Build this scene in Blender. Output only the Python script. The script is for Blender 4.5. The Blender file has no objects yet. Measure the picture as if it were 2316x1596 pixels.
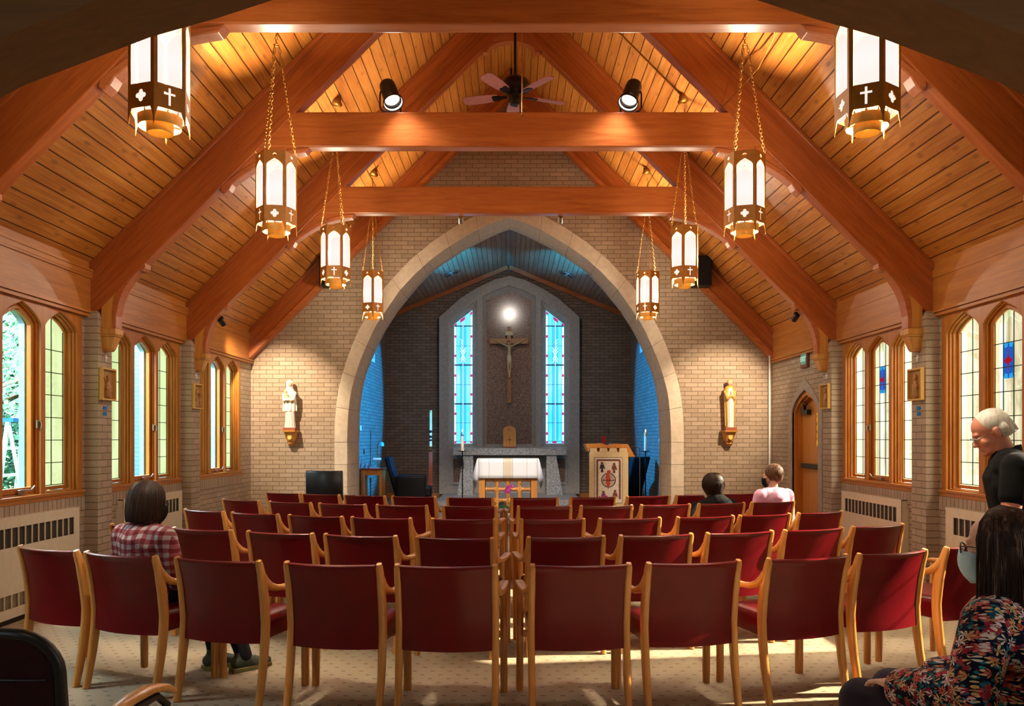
import bpy, bmesh, math, random
import numpy as np
from mathutils import Vector, Matrix, Euler
R = math.radians
rnd = random.Random(7)
SC = bpy.context.scene
COL = SC.collection
F = 1800.0; VX = 1153.0; VY = 990.0; CX = -0.02; CZ = 1.5

def at(px, py, Y):
    """a point of the place seen at this pixel of the 2316x1596 photograph, at depth Y"""
    return Vector(((px - VX) * Y / F + CX, Y, CZ - (py - VY) * Y / F))

# ------------------------------------------------------------------ mesh builder
class MB:
    def __init__(s):
        s.v = []; s.f = []
    def add(s, vs, fs, M=None):
        n = len(s.v)
        s.v += [tuple(M @ Vector(p)) if M is not None else tuple(p) for p in vs]
        s.f += [tuple(i + n for i in f) for f in fs]
        return s
    def box(s, x0, y0, z0, x1, y1, z1, M=None):
        vs = [(x0,y0,z0),(x1,y0,z0),(x1,y1,z0),(x0,y1,z0),(x0,y0,z1),(x1,y0,z1),(x1,y1,z1),(x0,y1,z1)]
        return s.add(vs, [(0,3,2,1),(4,5,6,7),(0,1,5,4),(1,2,6,5),(2,3,7,6),(3,0,4,7)], M)
    def cbox(s, c, d, M=None):
        return s.box(c[0]-d[0]/2,c[1]-d[1]/2,c[2]-d[2]/2,c[0]+d[0]/2,c[1]+d[1]/2,c[2]+d[2]/2, M)
    def rings(s, rs, cap=True, closed=True, M=None):
        n = len(rs[0]); vs = [p for r in rs for p in r]; fs = []
        for i in range(len(rs)-1):
            for j in range(n if closed else n-1):
                k = (j+1) % n
                fs.append((i*n+j, i*n+k, (i+1)*n+k, (i+1)*n+j))
        if cap and closed:
            fs.append(tuple(range(n))[::-1]); fs.append(tuple((len(rs)-1)*n+j for j in range(n)))
        return s.add(vs, fs, M)
    def lathe(s, prof, n=24, M=None, cap=True):
        rs = [[(r*math.cos(2*math.pi*j/n), r*math.sin(2*math.pi*j/n), z) for j in range(n)] for r, z in prof]
        return s.rings(rs, cap=cap, M=M)
    def tube(s, pts, rad, n=8, cap=True, M=None, closed=False):
        pts = [Vector(p) for p in pts]; m = len(pts)
        if not hasattr(rad, '__len__'): rad = [rad]*m
        rs = []; prev = None
        for i, p in enumerate(pts):
            a = pts[(i-1) % m] if (closed or i > 0) else p
            b = pts[(i+1) % m] if (closed or i < m-1) else p
            t = (b-a).normalized() if (b-a).length > 1e-9 else Vector((0,0,1))
            if prev is None:
                u = t.orthogonal().normalized()
            else:
                u = prev - t*prev.dot(t)
                u = u.normalized() if u.length > 1e-6 else t.orthogonal().normalized()
            prev = u; w = t.cross(u)
            rs.append([tuple(p + (u*math.cos(2*math.pi*j/n)+w*math.sin(2*math.pi*j/n))*rad[i]) for j in range(n)])
        if closed: rs.append(rs[0]); cap = False
        return s.rings(rs, cap=cap, M=M)
    def sweep(s, pts, secs, M=None):
        """rectangular section (w along X, d across path in YZ) swept on a path in the YZ plane; pts (x,y,z), secs (w,d)"""
        rs = []
        for i, p in enumerate(pts):
            a = pts[max(i-1,0)]; b = pts[min(i+1,len(pts)-1)]
            ty, tz = b[1]-a[1], b[2]-a[2]; L = math.hypot(ty,tz) or 1
            ny, nz = -tz/L, ty/L
            w, d = secs[i] if isinstance(secs, list) else secs
            c = min(w,d)*0.22
            loop = []
            for (u, q) in ((-w/2+c,-d/2),(w/2-c,-d/2),(w/2,-d/2+c),(w/2,d/2-c),(w/2-c,d/2),(-w/2+c,d/2),(-w/2,d/2-c),(-w/2,-d/2+c)):
                loop.append((p[0]+u, p[1]+ny*q, p[2]+nz*q))
            rs.append(loop)
        return s.rings(rs, M=M)
    def ell(s, c, r, n=16, m=10, M=None, rot=None):
        vs = []; fs = []
        c = Vector(c)
        Q = rot if rot is not None else Matrix.Identity(3)
        vs.append(c + Q @ Vector((0,0,-r[2])))
        for i in range(1, m):
            a = -math.pi/2 + math.pi*i/m
            for j in range(n):
                b = 2*math.pi*j/n
                vs.append(c + Q @ Vector((r[0]*math.cos(a)*math.cos(b), r[1]*math.cos(a)*math.sin(b), r[2]*math.sin(a))))
        vs.append(c + Q @ Vector((0,0,r[2])))
        for j in range(n): fs.append((0, 1+(j+1)%n, 1+j))
        for i in range(m-2):
            for j in range(n):
                fs.append((1+i*n+j, 1+i*n+(j+1)%n, 1+(i+1)*n+(j+1)%n, 1+(i+1)*n+j))
        t = len(vs)-1
        for j in range(n): fs.append((t, 1+(m-2)*n+j, 1+(m-2)*n+(j+1)%n))
        return s.add(vs, fs, M)
    def limb(s, p0, r0, p1, r1, n=14):
        """a tapered capsule"""
        p0 = Vector(p0); p1 = Vector(p1); d = p1-p0; L = d.length
        t = d.normalized() if L > 1e-6 else Vector((0,0,1)); u = t.orthogonal().normalized(); w = t.cross(u)
        prof = []
        for k in range(5):
            a = -math.pi/2 + math.pi/2*(k+0.3)/4.3; prof.append((r0*math.cos(a), r0*math.sin(a)))
        for k in range(1, 5):
            a = math.pi/2*(k)/4.3 - 0.0; prof.append((r1*math.cos(a), L + r1*math.sin(a)))
        rs = [[tuple(p0 + t*z + (u*math.cos(2*math.pi*j/n)+w*math.sin(2*math.pi*j/n))*r) for j in range(n)] for r, z in prof]
        return s.rings(rs)
    def fill(s, loops, depth, M=None):
        v, f = fill2d(loops, depth); return s.add(v, f, M)
    def ext(s, loop, d0, d1, M=None):
        """convex-or-not polygon (x,y) extruded between z=d0 and d1"""
        v, f = fill2d([loop], d1-d0); v = [(a,b,c+(d0+d1)/2) for a,b,c in v]
        return s.add(v, f, M)

def fill2d(loops, depth):
    cu = bpy.data.curves.new('t', 'CURVE'); cu.dimensions = '2D'; cu.fill_mode = 'BOTH'; cu.extrude = depth/2
    for lp in loops:
        sp = cu.splines.new('POLY'); sp.points.add(len(lp)-1)
        for p, q in zip(sp.points, lp): p.co = (q[0], q[1], 0, 1)
        sp.use_cyclic_u = True
    o = bpy.data.objects.new('t', cu)
    me = bpy.data.meshes.new_from_object(o)
    bm = bmesh.new(); bm.from_mesh(me); bmesh.ops.remove_doubles(bm, verts=bm.verts, dist=1e-5)
    bmesh.ops.recalc_face_normals(bm, faces=bm.faces); bm.to_mesh(me); bm.free()
    v = [tuple(p.co) for p in me.vertices]; f = [tuple(p.vertices) for p in me.polygons]
    bpy.data.meshes.remove(me); bpy.data.objects.remove(o); bpy.data.curves.remove(cu)
    return v, f

# plane frames for fill(): local (x,y,z=depth) -> world
XZ = Matrix(((1,0,0,0),(0,0,1,0),(0,1,0,0),(0,0,0,1)))      # (x, z) drawing, depth along +Y
YZ = Matrix(((0,0,1,0),(1,0,0,0),(0,1,0,0),(0,0,0,1)))      # (y, z) drawing, depth along +X
def T(x, y, z): return Matrix.Translation((x, y, z))
def RZ(a): return Matrix.Rotation(a, 4, 'Z')
def RX(a): return Matrix.Rotation(a, 4, 'X')
def RY(a): return Matrix.Rotation(a, 4, 'Y')

def mk(name, mb, mat, parent=None, smooth=None, bevel=0, loc=None, rz=0, label=None, cat=None, group=None, kind=None, fix=True):
    me = bpy.data.meshes.new(name)
    if isinstance(mb, MB): me.from_pydata(mb.v, [], mb.f)
    else: me = mb; me.name = name
    if fix and isinstance(mb, MB):
        bm = bmesh.new(); bm.from_mesh(me); bmesh.ops.recalc_face_normals(bm, faces=bm.faces); bm.to_mesh(me); bm.free()
    if mat is not None:
        me.materials.clear(); me.materials.append(mat)
    if smooth is not None:
        me.shade_smooth()
        if smooth < 180: me.set_sharp_from_angle(angle=R(smooth))
    o = bpy.data.objects.new(name, me); COL.objects.link(o)
    if bevel:
        b = o.modifiers.new('bevel', 'BEVEL'); b.width = bevel; b.segments = 2; b.limit_method = 'ANGLE'; b.angle_limit = R(35)
    if parent is not None: o.parent = parent
    if loc is not None: o.location = loc
    if rz: o.rotation_euler.z = rz
    tag(o, label, cat, group, kind)
    return o
def tag(o, label=None, cat=None, group=None, kind=None):
    if label: o['label'] = label
    if cat: o['category'] = cat
    if group: o['group'] = group
    if kind: o['kind'] = kind
    return o
def thing(name, label, cat, loc=(0,0,0), rz=0, group=None):
    o = bpy.data.objects.new(name, None); COL.objects.link(o); o.empty_display_size = 0.1
    o.location = loc; o.rotation_euler.z = rz
    return tag(o, label, cat, group)
def struct(name, mb, mat, **k): return mk(name, mb, mat, kind='structure', **k)
def dup(root, loc, rz, label, group=None, sc=None):
    r = root.copy(); COL.objects.link(r); r.location = loc; r.rotation_euler.z = rz
    r['label'] = label
    if group: r['group'] = group
    if sc: r.scale = sc
    def rec(src, par):
        for ch in list(src.children):
            if ch.get('_x'): continue
            c = ch.copy(); COL.objects.link(c); c.parent = par; rec(ch, c)
    kids = list(root.children)
    for ch in kids:
        c = ch.copy(); COL.objects.link(c); c.parent = r
        for g in list(ch.children):
            d = g.copy(); COL.objects.link(d); d.parent = c
    return r
def voxel(mb, size, smooth_it=3, keep=None):
    """union of closed shells as one continuous surface"""
    me = bpy.data.meshes.new('t'); me.from_pydata(mb.v, [], mb.f)
    bm = bmesh.new(); bm.from_mesh(me); bmesh.ops.recalc_face_normals(bm, faces=bm.faces); bm.to_mesh(me); bm.free()
    o = bpy.data.objects.new('t', me); COL.objects.link(o)
    m = o.modifiers.new('r', 'REMESH'); m.mode = 'VOXEL'; m.voxel_size = size
    s = o.modifiers.new('s', 'SMOOTH'); s.iterations = smooth_it; s.factor = 0.5
    dg = bpy.context.evaluated_depsgraph_get()
    out = bpy.data.meshes.new_from_object(o.evaluated_get(dg), depsgraph=dg)
    bpy.data.objects.remove(o); bpy.data.meshes.remove(me)
    return out

# ------------------------------------------------------------------ materials
def lin(h):
    if isinstance(h, str):
        c = [int(h[i:i+2],16)/255 for i in (0,2,4)]
    else: c = [x/255 for x in h]
    return tuple((x/12.92 if x <= .04045 else ((x+.055)/1.055)**2.4) for x in c) + (1,)
class N:
    def __init__(s, name):
        s.m = bpy.data.materials.new(name); s.m.use_nodes = True; s.t = s.m.node_tree; s.n = s.t.nodes; s.l = s.t.links
        s.b = s.n['Principled BSDF']; s.out = s.n['Material Output']
    def new(s, typ, **k):
        n = s.n.new(typ)
        for a, b in k.items(): setattr(n, a, b)
        return n
    def link(s, a, b): s.l.new(a, b)
    def setv(s, sock, v):
        if isinstance(v, bpy.types.NodeSocket): s.link(v, sock)
        elif v is not None: sock.default_value = v
    def coord(s, which='Object'):
        return s.new('ShaderNodeTexCoord').outputs[which]
    def mapping(s, vec, scale=(1,1,1), loc=(0,0,0), rot=(0,0,0)):
        n = s.new('ShaderNodeMapping'); s.link(vec, n.inputs[0]); n.inputs['Scale'].default_value = scale
        n.inputs['Location'].default_value = loc; n.inputs['Rotation'].default_value = rot; return n.outputs[0]
    def noise(s, vec, scale=5, detail=4, rough=.5, dist=0, out=0):
        n = s.new('ShaderNodeTexNoise'); s.link(vec, n.inputs['Vector']); n.inputs['Scale'].default_value = scale
        n.inputs['Detail'].default_value = detail; n.inputs['Roughness'].default_value = rough; n.inputs['Distortion'].default_value = dist
        return n.outputs[out]
    def math(s, op, a, b=None, c=None):
        n = s.new('ShaderNodeMath', operation=op); s.setv(n.inputs[0], a)
        if b is not None: s.setv(n.inputs[1], b)
        if c is not None: s.setv(n.inputs[2], c)
        return n.outputs[0]
    def sep(s, vec):
        n = s.new('ShaderNodeSeparateXYZ'); s.link(vec, n.inputs[0]); return n.outputs
    def comb(s, x=0, y=0, z=0):
        n = s.new('ShaderNodeCombineXYZ')
        for i, v in enumerate((x,y,z)): s.setv(n.inputs[i], v)
        return n.outputs[0]
    def ramp(s, fac, stops):
        n = s.new('ShaderNodeValToRGB'); s.link(fac, n.inputs[0]); e = n.color_ramp.elements
        while len(e) < len(stops): e.new(.5)
        for q, (p, c) in zip(e, stops): q.position = p; q.color = c
        return n.outputs[0]
    def mix(s, fac, a, b, mode='MIX'):
        n = s.new('ShaderNodeMix', data_type='RGBA', blend_type=mode)
        s.setv(n.inputs[0], fac); s.setv(n.inputs[6], a); s.setv(n.inputs[7], b); return n.outputs[2]
    def bump(s, h, strength=.3, dist=.01):
        n = s.new('ShaderNodeBump'); s.link(h, n.inputs['Height']); n.inputs['Strength'].default_value = strength
        n.inputs['Distance'].default_value = dist; s.link(n.outputs[0], s.b.inputs['Normal']); return n.outputs[0]
    def set(s, color=None, rough=None, metal=None, spec=None, **k):
        s.setv(s.b.inputs['Base Color'], color); s.setv(s.b.inputs['Roughness'], rough); s.setv(s.b.inputs['Metallic'], metal)
        s.setv(s.b.inputs['Specular IOR Level'], spec)
        for a, b in k.items(): s.setv(s.b.inputs[a.replace('_',' ')], b)
        return s
def simple(name, col, rough=.6, metal=0, var=.12, scale=20, bump=0, spec=.5, **k):
    m = N(name); c = lin(col); co = m.coord(); nz = m.noise(co, scale, 4)
    d = tuple(max(0, x*(1-var)) for x in c[:3])+(1,); e = tuple(min(1, x*(1+var)) for x in c[:3])+(1,)
    m.set(m.ramp(nz, [(.3,d),(.7,e)]), rough, metal, spec, **k)
    if bump: m.bump(m.noise(co, scale*4, 3), bump, .005)
    return m.m
def wood(name, light, dark, axis='Z', rough=.4, scale=1.0, spec=.5, fine=1.0, coat=0):
    m = N(name); co = m.coord()
    st = {'X':(.6,9,9),'Y':(9,.6,9),'Z':(9,9,.6)}[axis]
    v = m.mapping(co, tuple(a*scale for a in st))
    n1 = m.noise(v, 1.4, 5, .6, 1.2); n2 = m.noise(v, 9*fine, 3, .6)
    f = m.math('ADD', m.math('MULTIPLY', n1, .7), m.math('MULTIPLY', n2, .3))
    m.set(m.ramp(f, [(.32, lin(dark)), (.62, lin(light))]), rough, 0, spec)
    if coat: m.b.inputs['Coat Weight'].default_value = coat; m.b.inputs['Coat Roughness'].default_value = .25
    m.bump(n2, .06, .003)
    return m.m
def brick(name, plane, c1, c2, mort, w=.203, h=.0677, ms=.0045):
    m = N(name); co = m.coord(); x, y, z = m.sep(co)
    vec = m.comb(x if plane == 'X' else y, z, 0)
    b = m.new('ShaderNodeTexBrick'); m.link(vec, b.inputs['Vector']); b.offset = .5; b.squash = 1
    b.inputs['Color1'].default_value = lin(c1); b.inputs['Color2'].default_value = lin(c2); b.inputs['Mortar'].default_value = lin(mort)
    b.inputs['Scale'].default_value = 1; b.inputs['Mortar Size'].default_value = ms; b.inputs['Mortar Smooth'].default_value = .2
    b.inputs['Bias'].default_value = 0; b.inputs['Brick Width'].default_value = w; b.inputs['Row Height'].default_value = h
    nz = m.noise(co, 60, 4, .7)
    col = m.mix(.35, b.outputs['Color'], m.ramp(nz, [(.3, lin('6a5a4a')), (.7, lin('d8c8b8'))]), 'SOFT_LIGHT')
    m.set(col, .85, 0, .3)
    hgt = m.math('ADD', m.math('MULTIPLY', b.outputs['Fac'], -1.0), m.math('MULTIPLY', nz, .25))
    m.bump(hgt, .6, .008)
    return m.m
def emit(name, col, strength, mixw=None, rough=.3):
    m = N(name); m.set(lin(col), rough); m.b.inputs['Emission Color'].default_value = lin(col); m.b.inputs['Emission Strength'].default_value = strength
    return m.m

M = {}
M['brickX'] = brick('grey_brick_cross', 'X', 'aa9884', '9a8974', '705f4e')
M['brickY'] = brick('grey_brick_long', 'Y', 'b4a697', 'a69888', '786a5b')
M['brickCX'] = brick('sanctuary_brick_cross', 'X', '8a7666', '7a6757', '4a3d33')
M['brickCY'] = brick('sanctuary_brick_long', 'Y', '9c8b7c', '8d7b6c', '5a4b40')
M['brickS'] = brick('soldier_course', 'Y', 'b4a697', 'a69888', '6e6052', w=.0677, h=.203)
# plank ceiling: boards run along Y, joints at fixed X
def planks(name, light, mid, dark, joint, w=.096):
    m = N(name); co = m.coord(); x, y, z = m.sep(co)
    ax = m.math('ABSOLUTE', x); q = m.math('DIVIDE', ax, w); cell = m.math('FLOOR', q); fr = m.math('FRACT', q)
    sg = m.math('SIGN', x)
    wn = m.new('ShaderNodeTexWhiteNoise', noise_dimensions='2D'); m.link(m.comb(cell, sg, 0), wn.inputs['Vector'])
    off = m.math('MULTIPLY', wn.outputs['Value'], 37.0)
    v = m.comb(m.math('MULTIPLY', q, 1.0), m.math('ADD', m.math('MULTIPLY', y, .35), off), 0)
    g = m.noise(v, 3.2, 6, .6, 1.5)
    fine = m.noise(m.comb(m.math('MULTIPLY', q, 14.0), m.math('ADD', m.math('MULTIPLY', y, 1.2), off), 0), 2.0, 3)
    col = m.ramp(m.math('ADD', m.math('MULTIPLY', g, .75), m.math('MULTIPLY', fine, .25)), [(.30, lin(dark)), (.5, lin(mid)), (.7, lin(light))])
    # per board tone
    col = m.mix(.45, col, m.ramp(wn.outputs['Value'], [(0, (.32,.32,.32,1)), (1, (.68,.68,.68,1))]), 'SOFT_LIGHT')
    # knots
    kv = m.comb(m.math('MULTIPLY', q, 1.0), m.math('ADD', m.math('MULTIPLY', y, 3.2), off), 0)
    vo = m.new('ShaderNodeTexVoronoi', voronoi_dimensions='2D'); m.link(kv, vo.inputs['Vector']); vo.inputs['Scale'].default_value = .62
    k = m.ramp(vo.outputs['Distance'], [(.03, (1,1,1,1)), (.12, (0,0,0,1))])
    col = m.mix(m.math('MULTIPLY', k, .5), col, lin('5a2405'))
    d = m.math('MINIMUM', fr, m.math('SUBTRACT', 1.0, fr))
    jt = m.ramp(d, [(.018, (1,1,1,1)), (.05, (0,0,0,1))])
    col = m.mix(jt, col, lin(joint))
    m.set(col, .42, 0, .45)
    m.bump(m.math('MULTIPLY', jt, -1.0), .8, .01)
    return m.m
M['planks'] = planks('pine_board_ceiling', 'c08644', 'aa6828', '884a1c', '4a1a04')
M['planksC'] = planks('sanctuary_board_ceiling', 'c09070', 'a87858', '906040', '302018')
M['beam'] = wood('stained_beam', 'bd6c34', '9a4c1e', 'X', .30)
M['beamR'] = wood('stained_rafter', 'ae5c28', '863e16', 'X', .32)
M['beamU'] = wood('moulded_bracket', 'b5673a', '9a5028', 'X', .4)
M['frieze'] = wood('oak_frieze', 'b9762f', '9a5a20', 'Y', .42)
M['winwood'] = wood('oak_window_frame', 'c07a2c', '9c5518', 'Z', .35)
M['corbel'] = wood('oak_corbel', 'cf9245', 'b07028', 'Z', .4)
M['chairwood'] = wood('golden_oak', 'e0a258', 'c07c34', 'Z', .3, coat=.3)
M['chairdark'] = M['chairwood']
M['base'] = wood('baseboard_wood', '8a3f18', '6a2a0e', 'Y', .4)
M['door'] = wood('door_oak', 'cf8a42', 'b87430', 'Z', .35)
M['altwood'] = wood('altar_pine', 'd9964a', 'b87430', 'Z', .4)
M['altwoodX'] = wood('altar_pine_rail', 'd9964a', 'b87430', 'X', .4)
M['stone'] = simple('limestone', 'c9b9a2', .8, var=.10, scale=14, bump=.25)
M['stoneG'] = simple('grey_limestone', 'a59a90', .8, var=.12, scale=14, bump=.25)
def speck(name, a, b, c, scale, rough):
    m = N(name); co = m.coord(); v = m.new('ShaderNodeTexVoronoi'); m.link(co, v.inputs['Vector']); v.inputs['Scale'].default_value = scale
    r, g, bl = m.sep(v.outputs['Color'])
    n = m.new('ShaderNodeValToRGB'); m.link(r, n.inputs[0]); e = n.color_ramp.elements; e.new(.5)
    for q, (p, cc) in zip(e, [(.0, lin(a)), (.45, lin(b)), (.9, lin(c))]): q.position = p; q.color = cc
    m.set(n.outputs[0], rough, 0, .5); return m.m
M['granite'] = speck('red_granite', '4a342e', '7a5c50', 'a88c7c', 120, .16)
M['graniteG'] = speck('grey_granite', '5c5a5a', '8f8c8a', 'c9c6c2', 110, .5)
# carpet
def carpet():
    m = N('patterned_carpet'); co = m.coord(); x, y, z = m.sep(co)
    qx = m.math('DIVIDE', x, .115); qy = m.math('DIVIDE', y, .082)
    row = m.math('FLOOR', qy); odd = m.math('MODULO', m.math('ABSOLUTE', row), 2.0)
    qx2 = m.math('ADD', qx, m.math('MULTIPLY', odd, .5))
    fx = m.math('ABSOLUTE', m.math('SUBTRACT', m.math('FRACT', qx2), .5)); fy = m.math('ABSOLUTE', m.math('SUBTRACT', m.math('FRACT', qy), .5))
    nz = m.noise(co, 90, 2)
    dash = m.math('MULTIPLY', m.math('LESS_THAN', fx, .115), m.math('LESS_THAN', m.math('ADD', fy, m.math('MULTIPLY', nz, .06)), .115))
    big = m.noise(co, 160, 4, .8)
    col = m.ramp(big, [(.25, lin('8f7f68')), (.75, lin('c3b196'))])
    col = m.mix(m.math('MULTIPLY', dash, .75), col, lin('5c4a38'))
    m.set(col, .95, 0, .15); m.bump(big, .5, .006); return m.m
M['carpet'] = carpet()
M['carpet2'] = simple('sanctuary_carpet', '8a8076', .95, var=.2, scale=120)
def leather(name, c, rough=.33, var=.12):
    m = N(name); co = m.coord(); nz = m.noise(co, 8, 3); c = lin(c)
    m.set(m.ramp(nz, [(.3, tuple(x*(1-var) for x in c[:3])+(1,)), (.7, tuple(min(1,x*(1+var)) for x in c[:3])+(1,))]), rough, 0, .28)
    m.bump(m.noise(co, 160, 3), .12, .002)
    return m.m
M['red'] = leather('burgundy_vinyl', '640610', .30)
M['redseat'] = M['red']
M['blackleather'] = leather('black_leather', '15171a', .3)
M['navy'] = leather('navy_upholstery', '06080d', .6)
M['black'] = simple('black_metal', '0c0c0d', .4, .3)
M['blackplastic'] = simple('black_plastic', '08080a', .5)
M['iron'] = simple('wrought_iron', '131214', .5, .6)
M['brass'] = simple('antique_brass', 'b07a35', .38, .85, var=.15)
M['brasslit'] = simple('lit_brass', 'f0bc60', .5, .15)
M['bronze'] = simple('bronze_lantern', 'c8883a', .5, .25, var=.15)
M['chrome'] = simple('chrome', 'c8c8c8', .2, 1)
M['nickel'] = simple('dull_nickel', 'a8a49c', .3, .9)
M['white'] = simple('white_paint', 'e6e4de', .5, var=.05)
M['radiator'] = simple('cream_enamel', 'e0d4ba', .45, var=.05)
M['grille'] = simple('dark_grille', '3a3026', .6)
M['lead'] = simple('lead_came', '2a3022', .5, .4)
M['cream'] = simple('cream_cloth', 'd8c296', .85, var=.08)
M['wax'] = simple('candle_wax', 'f0ead6', .4, var=.03, Subsurface_Weight=0.0)
M['flame'] = emit('candle_flame', 'ffd9a0', 14)
# ================================================================== the room shell
W = 4.1; EV = 3.16; YB = 12.54
BAYS_L = [4.41, 6.66, 8.91, 11.12]; BAYS_R = [4.41, 6.66, 8.91]
WH = .93; WZ0, WZ1 = .97, 2.70
def arc(hw, z0, zs, za, n=7, u0=0, full=True):
    """outline of a light with a depressed pointed head"""
    pts = [(u0-hw, z0), (u0+hw, z0), (u0+hw, zs)]
    for k in range(1, n+1):
        t = k/n; a = (hw, zs); c = (hw*.80, zs+(za-zs)*.52); b = (0, za)
        x = (1-t)**2*a[0]+2*t*(1-t)*c[0]+t*t*b[0]; z = (1-t)**2*a[1]+2*t*(1-t)*c[1]+t*t*b[1]
        pts.append((u0+x, z))
    for k in range(n-1, -1, -1):
        p = pts[3+k-1] if k > 0 else (u0+hw, zs)
        pts.append((2*u0-p[0], p[1]))
    return pts
def rect(y0, z0, y1, z1): return [(y0,z0),(y1,z0),(y1,z1),(y0,z1)]

b = MB().box(-4.3, -2.2, -.1, 4.3, YB+.3, 0)
struct('floor', b, M['carpet'])
DOOR = (10.61, 11.60, 1.87, 2.17)
def door_loop(y0, y1, zs, za, z0=0, grow=0):
    y0 -= grow; y1 += grow; yc = (y0+y1)/2; hw = (y1-y0)/2; pts = [(y0,z0),(y1,z0),(y1,zs)]
    n = 8; arcp = []
    for k in range(1, n+1):
        t = k/n; x = (1-t)**2*hw+2*t*(1-t)*hw*.80; z = (1-t)**2*zs+2*t*(1-t)*(zs+(za-zs)*.62)+t*t*(za+grow*1.2)
        arcp.append((x, z))
    pts += [(yc+x, z) for x, z in arcp] + [(yc-x, z) for x, z in arcp[:-1][::-1]] + [(y0, zs)]
    return pts
def side_wall(s, bays, door=False):
    holes = [rect(c-WH, WZ0, c+WH, WZ1) for c in bays]
    outer = rect(3.0, 0, YB+.25, EV+.1)
    if door:
        dl = door_loop(*DOOR[:2], DOOR[2], DOOR[3], z0=0.002); holes.append(dl)
    mb = MB(); v, f = fill2d([outer]+holes, .16)
    mb.add([(s*(W+.08)+c*1, a, bb) for a, bb, c in v], f)
    mb.box(s*W if s>0 else -W-.16, -2.1, 0, s*(W+.16) if s>0 else -W, 3.0, 4.1)
    return mb
struct('wall_left', side_wall(-1, BAYS_L), M['brickY'])
struct('wall_right', side_wall(1, BAYS_R, True), M['brickY'])
mb = MB()
for s in (-1, 1):
    for c in (BAYS_L if s < 0 else BAYS_R):
        x = s*W; mb.box(min(x, x-s*.015), c-WH-.02, .785, max(x, x-s*.015), c+WH+.02, .945)
struct('trim_1', mb, M['brickS'])
# roof boards
mb = MB()
t = .12*1.414
prof = [(-4.2, EV-.1+0.0), (0, EV+W), (4.2, EV-.1), (4.2, EV-.1+t), (0, EV+W+t), (-4.2, EV-.1+t)]
mb.fill([prof], YB+.25-2.95, XZ @ T(0,0,(YB+.25+2.95)/2))
struct('ceiling', mb, M['planks'])
# piers
PIERS = [5.34, 7.63, 9.87]
for s in (-1, 1):
    for y in PIERS:
        mb = MB(); x0, x1 = sorted((s*3.97, s*4.12)); mb.box(x0, y, 0, x1, y+.27, 2.66)
        zt = 2.72; mb.rings([[(x0,y,2.66),(x1,y,2.66),(x1,y+.27,2.66),(x0,y+.27,2.66)],[(x0+(.03 if s>0 else 0),y+.03,zt),(x1-(.03 if s<0 else 0),y+.03,zt),(x1-(.03 if s<0 else 0),y+.24,zt),(x0+(.03 if s>0 else 0),y+.24,zt)]])
        struct('brick_pier', mb, M['brickY'])
# friezes
for s, nm in ((-1, 'trim_2'), (1, 'trim_3')):
    mb = MB()
    y0, y1 = 3.05, 12.5
    def band(z0, z1, pr): mb.box(*(sorted((s*W, s*(W-pr)))[0], y0, z0, sorted((s*W, s*(W-pr)))[1], y1, z1))
    band(2.70, 3.2, .03)
    for z0, z1, pr in ((2.665,2.69,.045),(2.69,2.70,.036),(2.70,2.725,.055),(3.035,3.055,.045),(3.055,3.10,.05),(3.10,3.12,.06)):
        if s > 0 and z0 > 3: pr = .036
        band(z0, z1, pr)
    struct(nm, mb, M['frieze'])
mb = MB()
for s in (-1, 1):
    x0, x1 = sorted((s*W, s*(W-.02))); 
    if s < 0: mb.box(x0, 3, 0, x1, YB, .09)
    else: mb.box(x0, 3, 0, x1, 10.4, .09); mb.box(x0, 11.9, 0, x1, YB, .09)
struct('baseboard_side', mb, M['base'])
# ------------------------------------------------------------------ wall with the great arch
XA = -.03
def P2(lst, Y): return [(-(abs(at(px,py,Y).x - XA)), at(px,py,Y).z) for px, py in lst]
OUT = [(757,1000),(757.5,960),(760.7,916.4),(767.6,870.9),(778.6,832.3),(791,795.1),(807.5,755.1),(828.2,716.5),(848,682),(869.6,650.9),(886.1,632.3),(930.9,584.8),(959.2,562.7),(973.1,550.3),(1022.7,516.5),(1061,495),(1105,473),(1154,452)]
MID = [(785,1000),(786,955),(789,919.2),(792.4,891.6),(799.3,861.3),(811.7,821.3),(825.5,788.2),(848.9,737.2),(873.7,700),(905,655),(940,617.8),(971.7,588.9),(1008.9,561.3),(1054.4,533.8),(1091.6,513.1),(1154,492)]
INN = [(808,1000),(808.5,955),(810.3,919.2),(817.2,872.3),(825.5,840.6),(837.9,808.9),(854.4,771.7),(869.6,742.7),(897.1,700),(940,647.5),(974.5,611),(999.3,593.7),(1054.4,557.2),(1110.9,528.9),(1154,512.5)]
def resample(pts, n):
    d = [0]
    for a, c in zip(pts, pts[1:]): d.append(d[-1]+math.dist(a, c))
    out = []
    for k in range(n+1):
        q = d[-1]*k/n; i = 0
        while i < len(d)-2 and d[i+1] < q: i += 1
        t_ = (q-d[i])/(d[i+1]-d[i]) if d[i+1] > d[i] else 0
        out.append((pts[i][0]+(pts[i+1][0]-pts[i][0])*t_, pts[i][1]+(pts[i+1][1]-pts[i][1])*t_))
    return out
NS, SUB = 9, 4
YF = 12.525
lo = resample(P2(OUT, YB), NS*SUB); lm = resample(P2(MID, YF), NS*SUB); li = resample(P2(INN, 12.95), NS*SUB)
for L_ in (lo, lm, li): L_[-1] = (0, L_[-1][1])
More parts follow.
